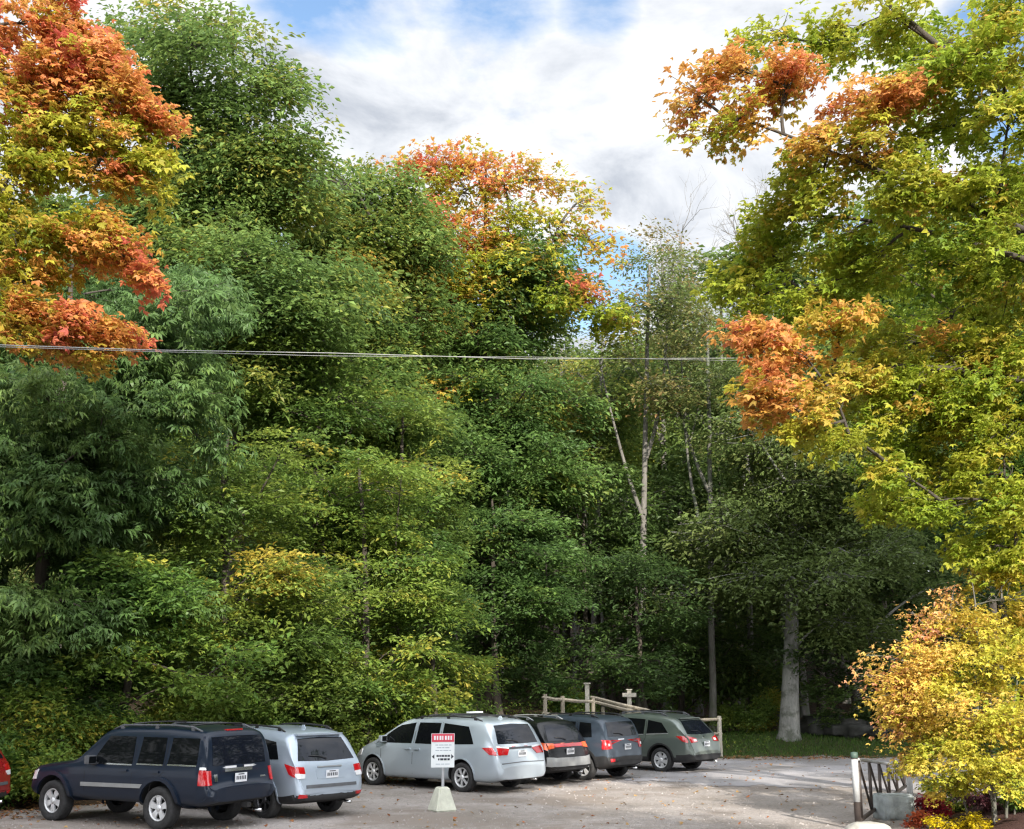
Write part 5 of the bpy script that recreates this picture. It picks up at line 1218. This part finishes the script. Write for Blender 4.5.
# ------------------------------------------------------------------ small sign in a concrete foot
M['conc'] = pbr('pale_concrete', (.56, .57, .48), .9, noise=.16, nscale=5, bump=.5, bscale=30)
M['signw'] = pbr('white_sign_board', (.74, .78, .80), .5, noise=.06, nscale=3)
M['signr'] = pbr('red_sign_header', (.62, .06, .10), .5, noise=.1, nscale=4)
M['galv'] = pbr('galvanised_steel', (.42, .43, .45), .45, .6, noise=.15)
S = P(442, 811, 25.7); S.z = 0; y0 = S.y
sx_, sy_ = S.x, y0
g0 = 0.012; e = empty('parking_sign', (sx_, sy_, g0), R(8)); tag(e, 'small white warning sign with red header on a pale concrete foot', 'sign')
kk = ppm(800, y0); s_ = 1 / kk
bm = MB(); w0, w1, hh = 23 * s_, 11 * s_, 23 * s_
mb = MB(); v = [(-w0 / 2, -w0 / 2, 0), (w0 / 2, -w0 / 2, 0), (w0 / 2, w0 / 2, 0), (-w0 / 2, w0 / 2, 0), (-w1 / 2, -w1 / 2, hh), (w1 / 2, -w1 / 2, hh), (w1 / 2, w1 / 2, hh), (-w1 / 2, w1 / 2, hh)]
bmm = bmesh.new(); vs = [bmm.verts.new(p) for p in v]
for f in ([0, 3, 2, 1], [4, 5, 6, 7], [0, 1, 5, 4], [1, 2, 6, 5], [2, 3, 7, 6], [3, 0, 4, 7]): bmm.faces.new([vs[i] for i in f])
bmesh.ops.rotate(bmm, verts=bmm.verts[:], cent=(0, 0, 0), matrix=Matrix.Rotation(R(22), 3, 'Z'))
bmesh.ops.bevel(bmm, geom=bmm.edges[:], offset=.025, segments=3, affect='EDGES'); me = bpy.data.meshes.new('concrete_foot'); bmm.to_mesh(me); bmm.free(); me.materials.append(M['conc']); link('concrete_foot', me, e)
zt = (P(442, 734, y0).z); zb = P(442, 768, y0).z; bw = 23.5 * s_
mb = MB(); mb.box((.01, 0, (hh + zb + .3) / 2 - .03), (.055, .03, zb + .3 - hh + .12), bev=.004); mb.build('sign_post', [M['galv']], e)
mb = MB(); mb.box((0, -.025, (zt + zb) / 2), (bw, .012, zt - zb), bev=.004); sb = mb.build('sign_board', [M['signw']], e)
H_ = zt - zb
mb = MB(); mb.box((0, -.0335, zt - H_ * .13), (bw * .96, .004, H_ * .24)); mb.build('red_header', [M['signr']], sb)
mb = MB()                # worn lettering: header text, small lines, double headed arrow with a word row
xx = -bw * .40
for wlen in (.10, .09, .11, .07, .10, .10, .09): mb.box((xx + bw * wlen / 2, -.0365, zt - H_ * .13), (bw * wlen * .72, .002, H_ * .12), 0); xx += bw * .118
def line(z, segs, h, mi, x0=-.38):
    x = x0
    for (wl, gp_) in segs:
        mb.box((bw * (x + wl / 2), -.0325, zt - H_ * z), (bw * wl, .002, H_ * h), mi); x += wl + gp_
line(.34, [(.12, .03), (.2, .03), (.16, .03), (.12, 0)], .022, 1, -.32); line(.42, [(.2, .03), (.10, .03), (.18, 0)], .022, 1, -.26); line(.50, [(.16, .03), (.12, .03), (.22, .03), (.08, 0)], .02, 1, -.32)
line(.66, [(.10, .02), (.07, .02), (.13, .02), (.09, .02), (.11, 0)], .055, 2, -.27); line(.76, [(.06, .03), (.14, .02), (.12, .03), (.1, 0)], .06, 2, -.2); line(.9, [(.2, .03), (.14, .03), (.2, 0)], .02, 1, -.3)
for sg in (-1, 1):
    mb.add([(sg * bw * .47, -.0335, zt - H_ * .68), (sg * bw * .36, -.0335, zt - H_ * .61), (sg * bw * .36, -.0335, zt - H_ * .75)], [[0, 1, 2] if sg < 0 else [0, 2, 1]], 2)
mb.build('lettering', [M['signw'], pbr('grey_print', (.30, .36, .42), .6), M['ink']], sb)

# ------------------------------------------------------------------ overhead cable
M['cable'] = pbr('pale_cable', (.30, .30, .29), .5)
for (pts, r, lab) in [([(-120, 341, 14), (150, 350, 17), (330, 353, 20), (530, 359, 24), (760, 358, 28), (1150, 348, 30)], .013, 'thin overhead cable crossing the whole picture, the upper line'),
                      ([(-120, 343, 14.2), (150, 351.5, 17.2), (330, 356, 20.2), (530, 357, 24.2), (760, 361, 28.3), (1150, 351, 30.3)], .008, 'thinner overhead cable twisted just below the upper line')]:
    a = [P(*p) for p in pts]; mb = MB(); mb.tube(a, r * .55, 6); o = mb.build('overhead_cable', [M['cable']]); tag(o, lab, 'cable')

# ------------------------------------------------------------------ world and sun
SUN_EL, SUN_DIR = R(27), Vector((.30, -.95, 0)).normalized()       # direction towards the sun, behind and right of the camera
w = bpy.data.worlds.new('World'); scene.world = w; w.use_nodes = True; nt = w.node_tree; nt.nodes.clear(); L = nt.links.new
out = nd(nt, 'ShaderNodeOutputWorld'); sky = nd(nt, 'ShaderNodeTexSky', sky_type='NISHITA'); sky.sun_disc = False
sky.sun_elevation = SUN_EL; sky.sun_rotation = math.atan2(SUN_DIR.x, SUN_DIR.y); sky.air_density = 1.2; sky.dust_density = .4; sky.ozone_density = 2.5
bgs = nd(nt, 'ShaderNodeBackground', i_Strength=.13); L(sky.outputs[0], bgs.inputs[0])
tc = nd(nt, 'ShaderNodeTexCoord'); sep = nd(nt, 'ShaderNodeSeparateXYZ'); L(tc.outputs['Generated'], sep.inputs[0])
za = nd(nt, 'ShaderNodeMath', operation='ADD'); L(sep.outputs['Z'], za.inputs[0]); za.inputs[1].default_value = .25
zm = nd(nt, 'ShaderNodeMath', operation='MAXIMUM'); L(za.outputs[0], zm.inputs[0]); zm.inputs[1].default_value = .1
dx = nd(nt, 'ShaderNodeMath', operation='DIVIDE'); L(sep.outputs['X'], dx.inputs[0]); L(zm.outputs[0], dx.inputs[1])
dy = nd(nt, 'ShaderNodeMath', operation='DIVIDE'); L(sep.outputs['Y'], dy.inputs[0]); L(zm.outputs[0], dy.inputs[1])
cb = nd(nt, 'ShaderNodeCombineXYZ'); L(dx.outputs[0], cb.inputs[0]); L(dy.outputs[0], cb.inputs[1])
nz = nd(nt, 'ShaderNodeTexNoise', i_Scale=3.2, i_Detail=9.0, i_Roughness=.58, i_Distortion=.25); L(cb.outputs[0], nz.inputs['Vector'])
nz2 = nd(nt, 'ShaderNodeTexNoise', i_Scale=5.0, i_Detail=8.0, i_Roughness=.6, i_Distortion=.3); mp = nd(nt, 'ShaderNodeMapping'); mp.inputs['Location'].default_value = (3.7, 1.2, 5); L(cb.outputs[0], mp.inputs[0]); L(mp.outputs[0], nz2.inputs['Vector'])
# gaps of open sky in chosen directions
prev = None
for (px, py, rad, amt) in [(350, -35, 7, .24), (480, -25, 6, .26), (590, 0, 3.0, .22), (600, 285, 3.4, .5), (1000, 40, 5, .3), (190, 300, 8, .3), (1060, 120, 6, .3), (900, 300, 6, .2)]:
    d = (P(px, py, 100) - Vector((0, 0, CAMH))).normalized()
    dt = nd(nt, 'ShaderNodeVectorMath', operation='DOT_PRODUCT'); L(tc.outputs['Generated'], dt.inputs[0]); dt.inputs[1].default_value = d
    mr = nd(nt, 'ShaderNodeMapRange', interpolation_type='SMOOTHSTEP'); L(dt.outputs['Value'], mr.inputs[0]); mr.inputs[1].default_value = math.cos(R(rad)); mr.inputs[2].default_value = 1.0; mr.inputs[3].default_value = 0; mr.inputs[4].default_value = amt
    if prev is None: prev = mr.outputs[0]
    else:
        a_ = nd(nt, 'ShaderNodeMath', operation='MAXIMUM'); L(prev, a_.inputs[0]); L(mr.outputs[0], a_.inputs[1]); prev = a_.outputs[0]
sb_ = nd(nt, 'ShaderNodeMath', operation='SUBTRACT'); L(nz.outputs['Fac'], sb_.inputs[0]); L(prev, sb_.inputs[1])
mask = ramp(nt, [(.22, (0, 0, 0)), (.40, (1, 1, 1))], sb_.outputs[0])
cc = ramp(nt, [(.34, (.52, .56, .63)), (.47, (.76, .79, .84)), (.60, (.97, .98, 1.0))], nz2.outputs['Fac'])
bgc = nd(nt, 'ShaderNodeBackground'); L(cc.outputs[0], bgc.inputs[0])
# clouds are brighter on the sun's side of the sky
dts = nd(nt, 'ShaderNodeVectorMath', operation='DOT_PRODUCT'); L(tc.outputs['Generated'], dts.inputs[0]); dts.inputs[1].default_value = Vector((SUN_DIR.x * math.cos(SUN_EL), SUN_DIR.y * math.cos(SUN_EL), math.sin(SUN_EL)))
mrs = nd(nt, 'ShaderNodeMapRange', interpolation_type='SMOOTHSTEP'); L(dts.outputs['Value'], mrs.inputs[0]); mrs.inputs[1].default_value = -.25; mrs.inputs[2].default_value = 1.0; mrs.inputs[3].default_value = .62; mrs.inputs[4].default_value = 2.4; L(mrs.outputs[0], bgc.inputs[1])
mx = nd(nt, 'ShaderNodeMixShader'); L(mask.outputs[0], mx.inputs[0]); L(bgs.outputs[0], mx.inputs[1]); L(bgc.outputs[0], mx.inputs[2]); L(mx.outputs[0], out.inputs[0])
sd = bpy.data.lights.new('sun', 'SUN'); so = bpy.data.objects.new('sun', sd); COL.objects.link(so)
sd.energy = 4.6; sd.angle = R(.6); sd.color = (1, .93, .82)
dirv = Vector((SUN_DIR.x * math.cos(SUN_EL), SUN_DIR.y * math.cos(SUN_EL), math.sin(SUN_EL))); so.rotation_euler = dirv.to_track_quat('Z', 'Y').to_euler(); so.location = dirv * 60
scene.view_settings.view_transform = 'Standard'; scene.view_settings.look = 'None'; scene.view_settings.gamma = 1; scene.view_settings.exposure = .92
scene.render.engine = 'CYCLES'; cy = scene.cycles
cy.max_bounces = 6; cy.diffuse_bounces = 4; cy.glossy_bounces = 2; cy.transmission_bounces = 4; cy.transparent_max_bounces = 4
cy.use_denoising = True; cy.denoiser = 'OPENIMAGEDENOISE'; cy.denoising_input_passes = 'RGB_ALBEDO_NORMAL'; cy.denoising_prefilter = 'ACCURATE'
cy.use_adaptive_sampling = False; cy.caustics_reflective = False; cy.caustics_refractive = False; cy.filter_width = 1.3
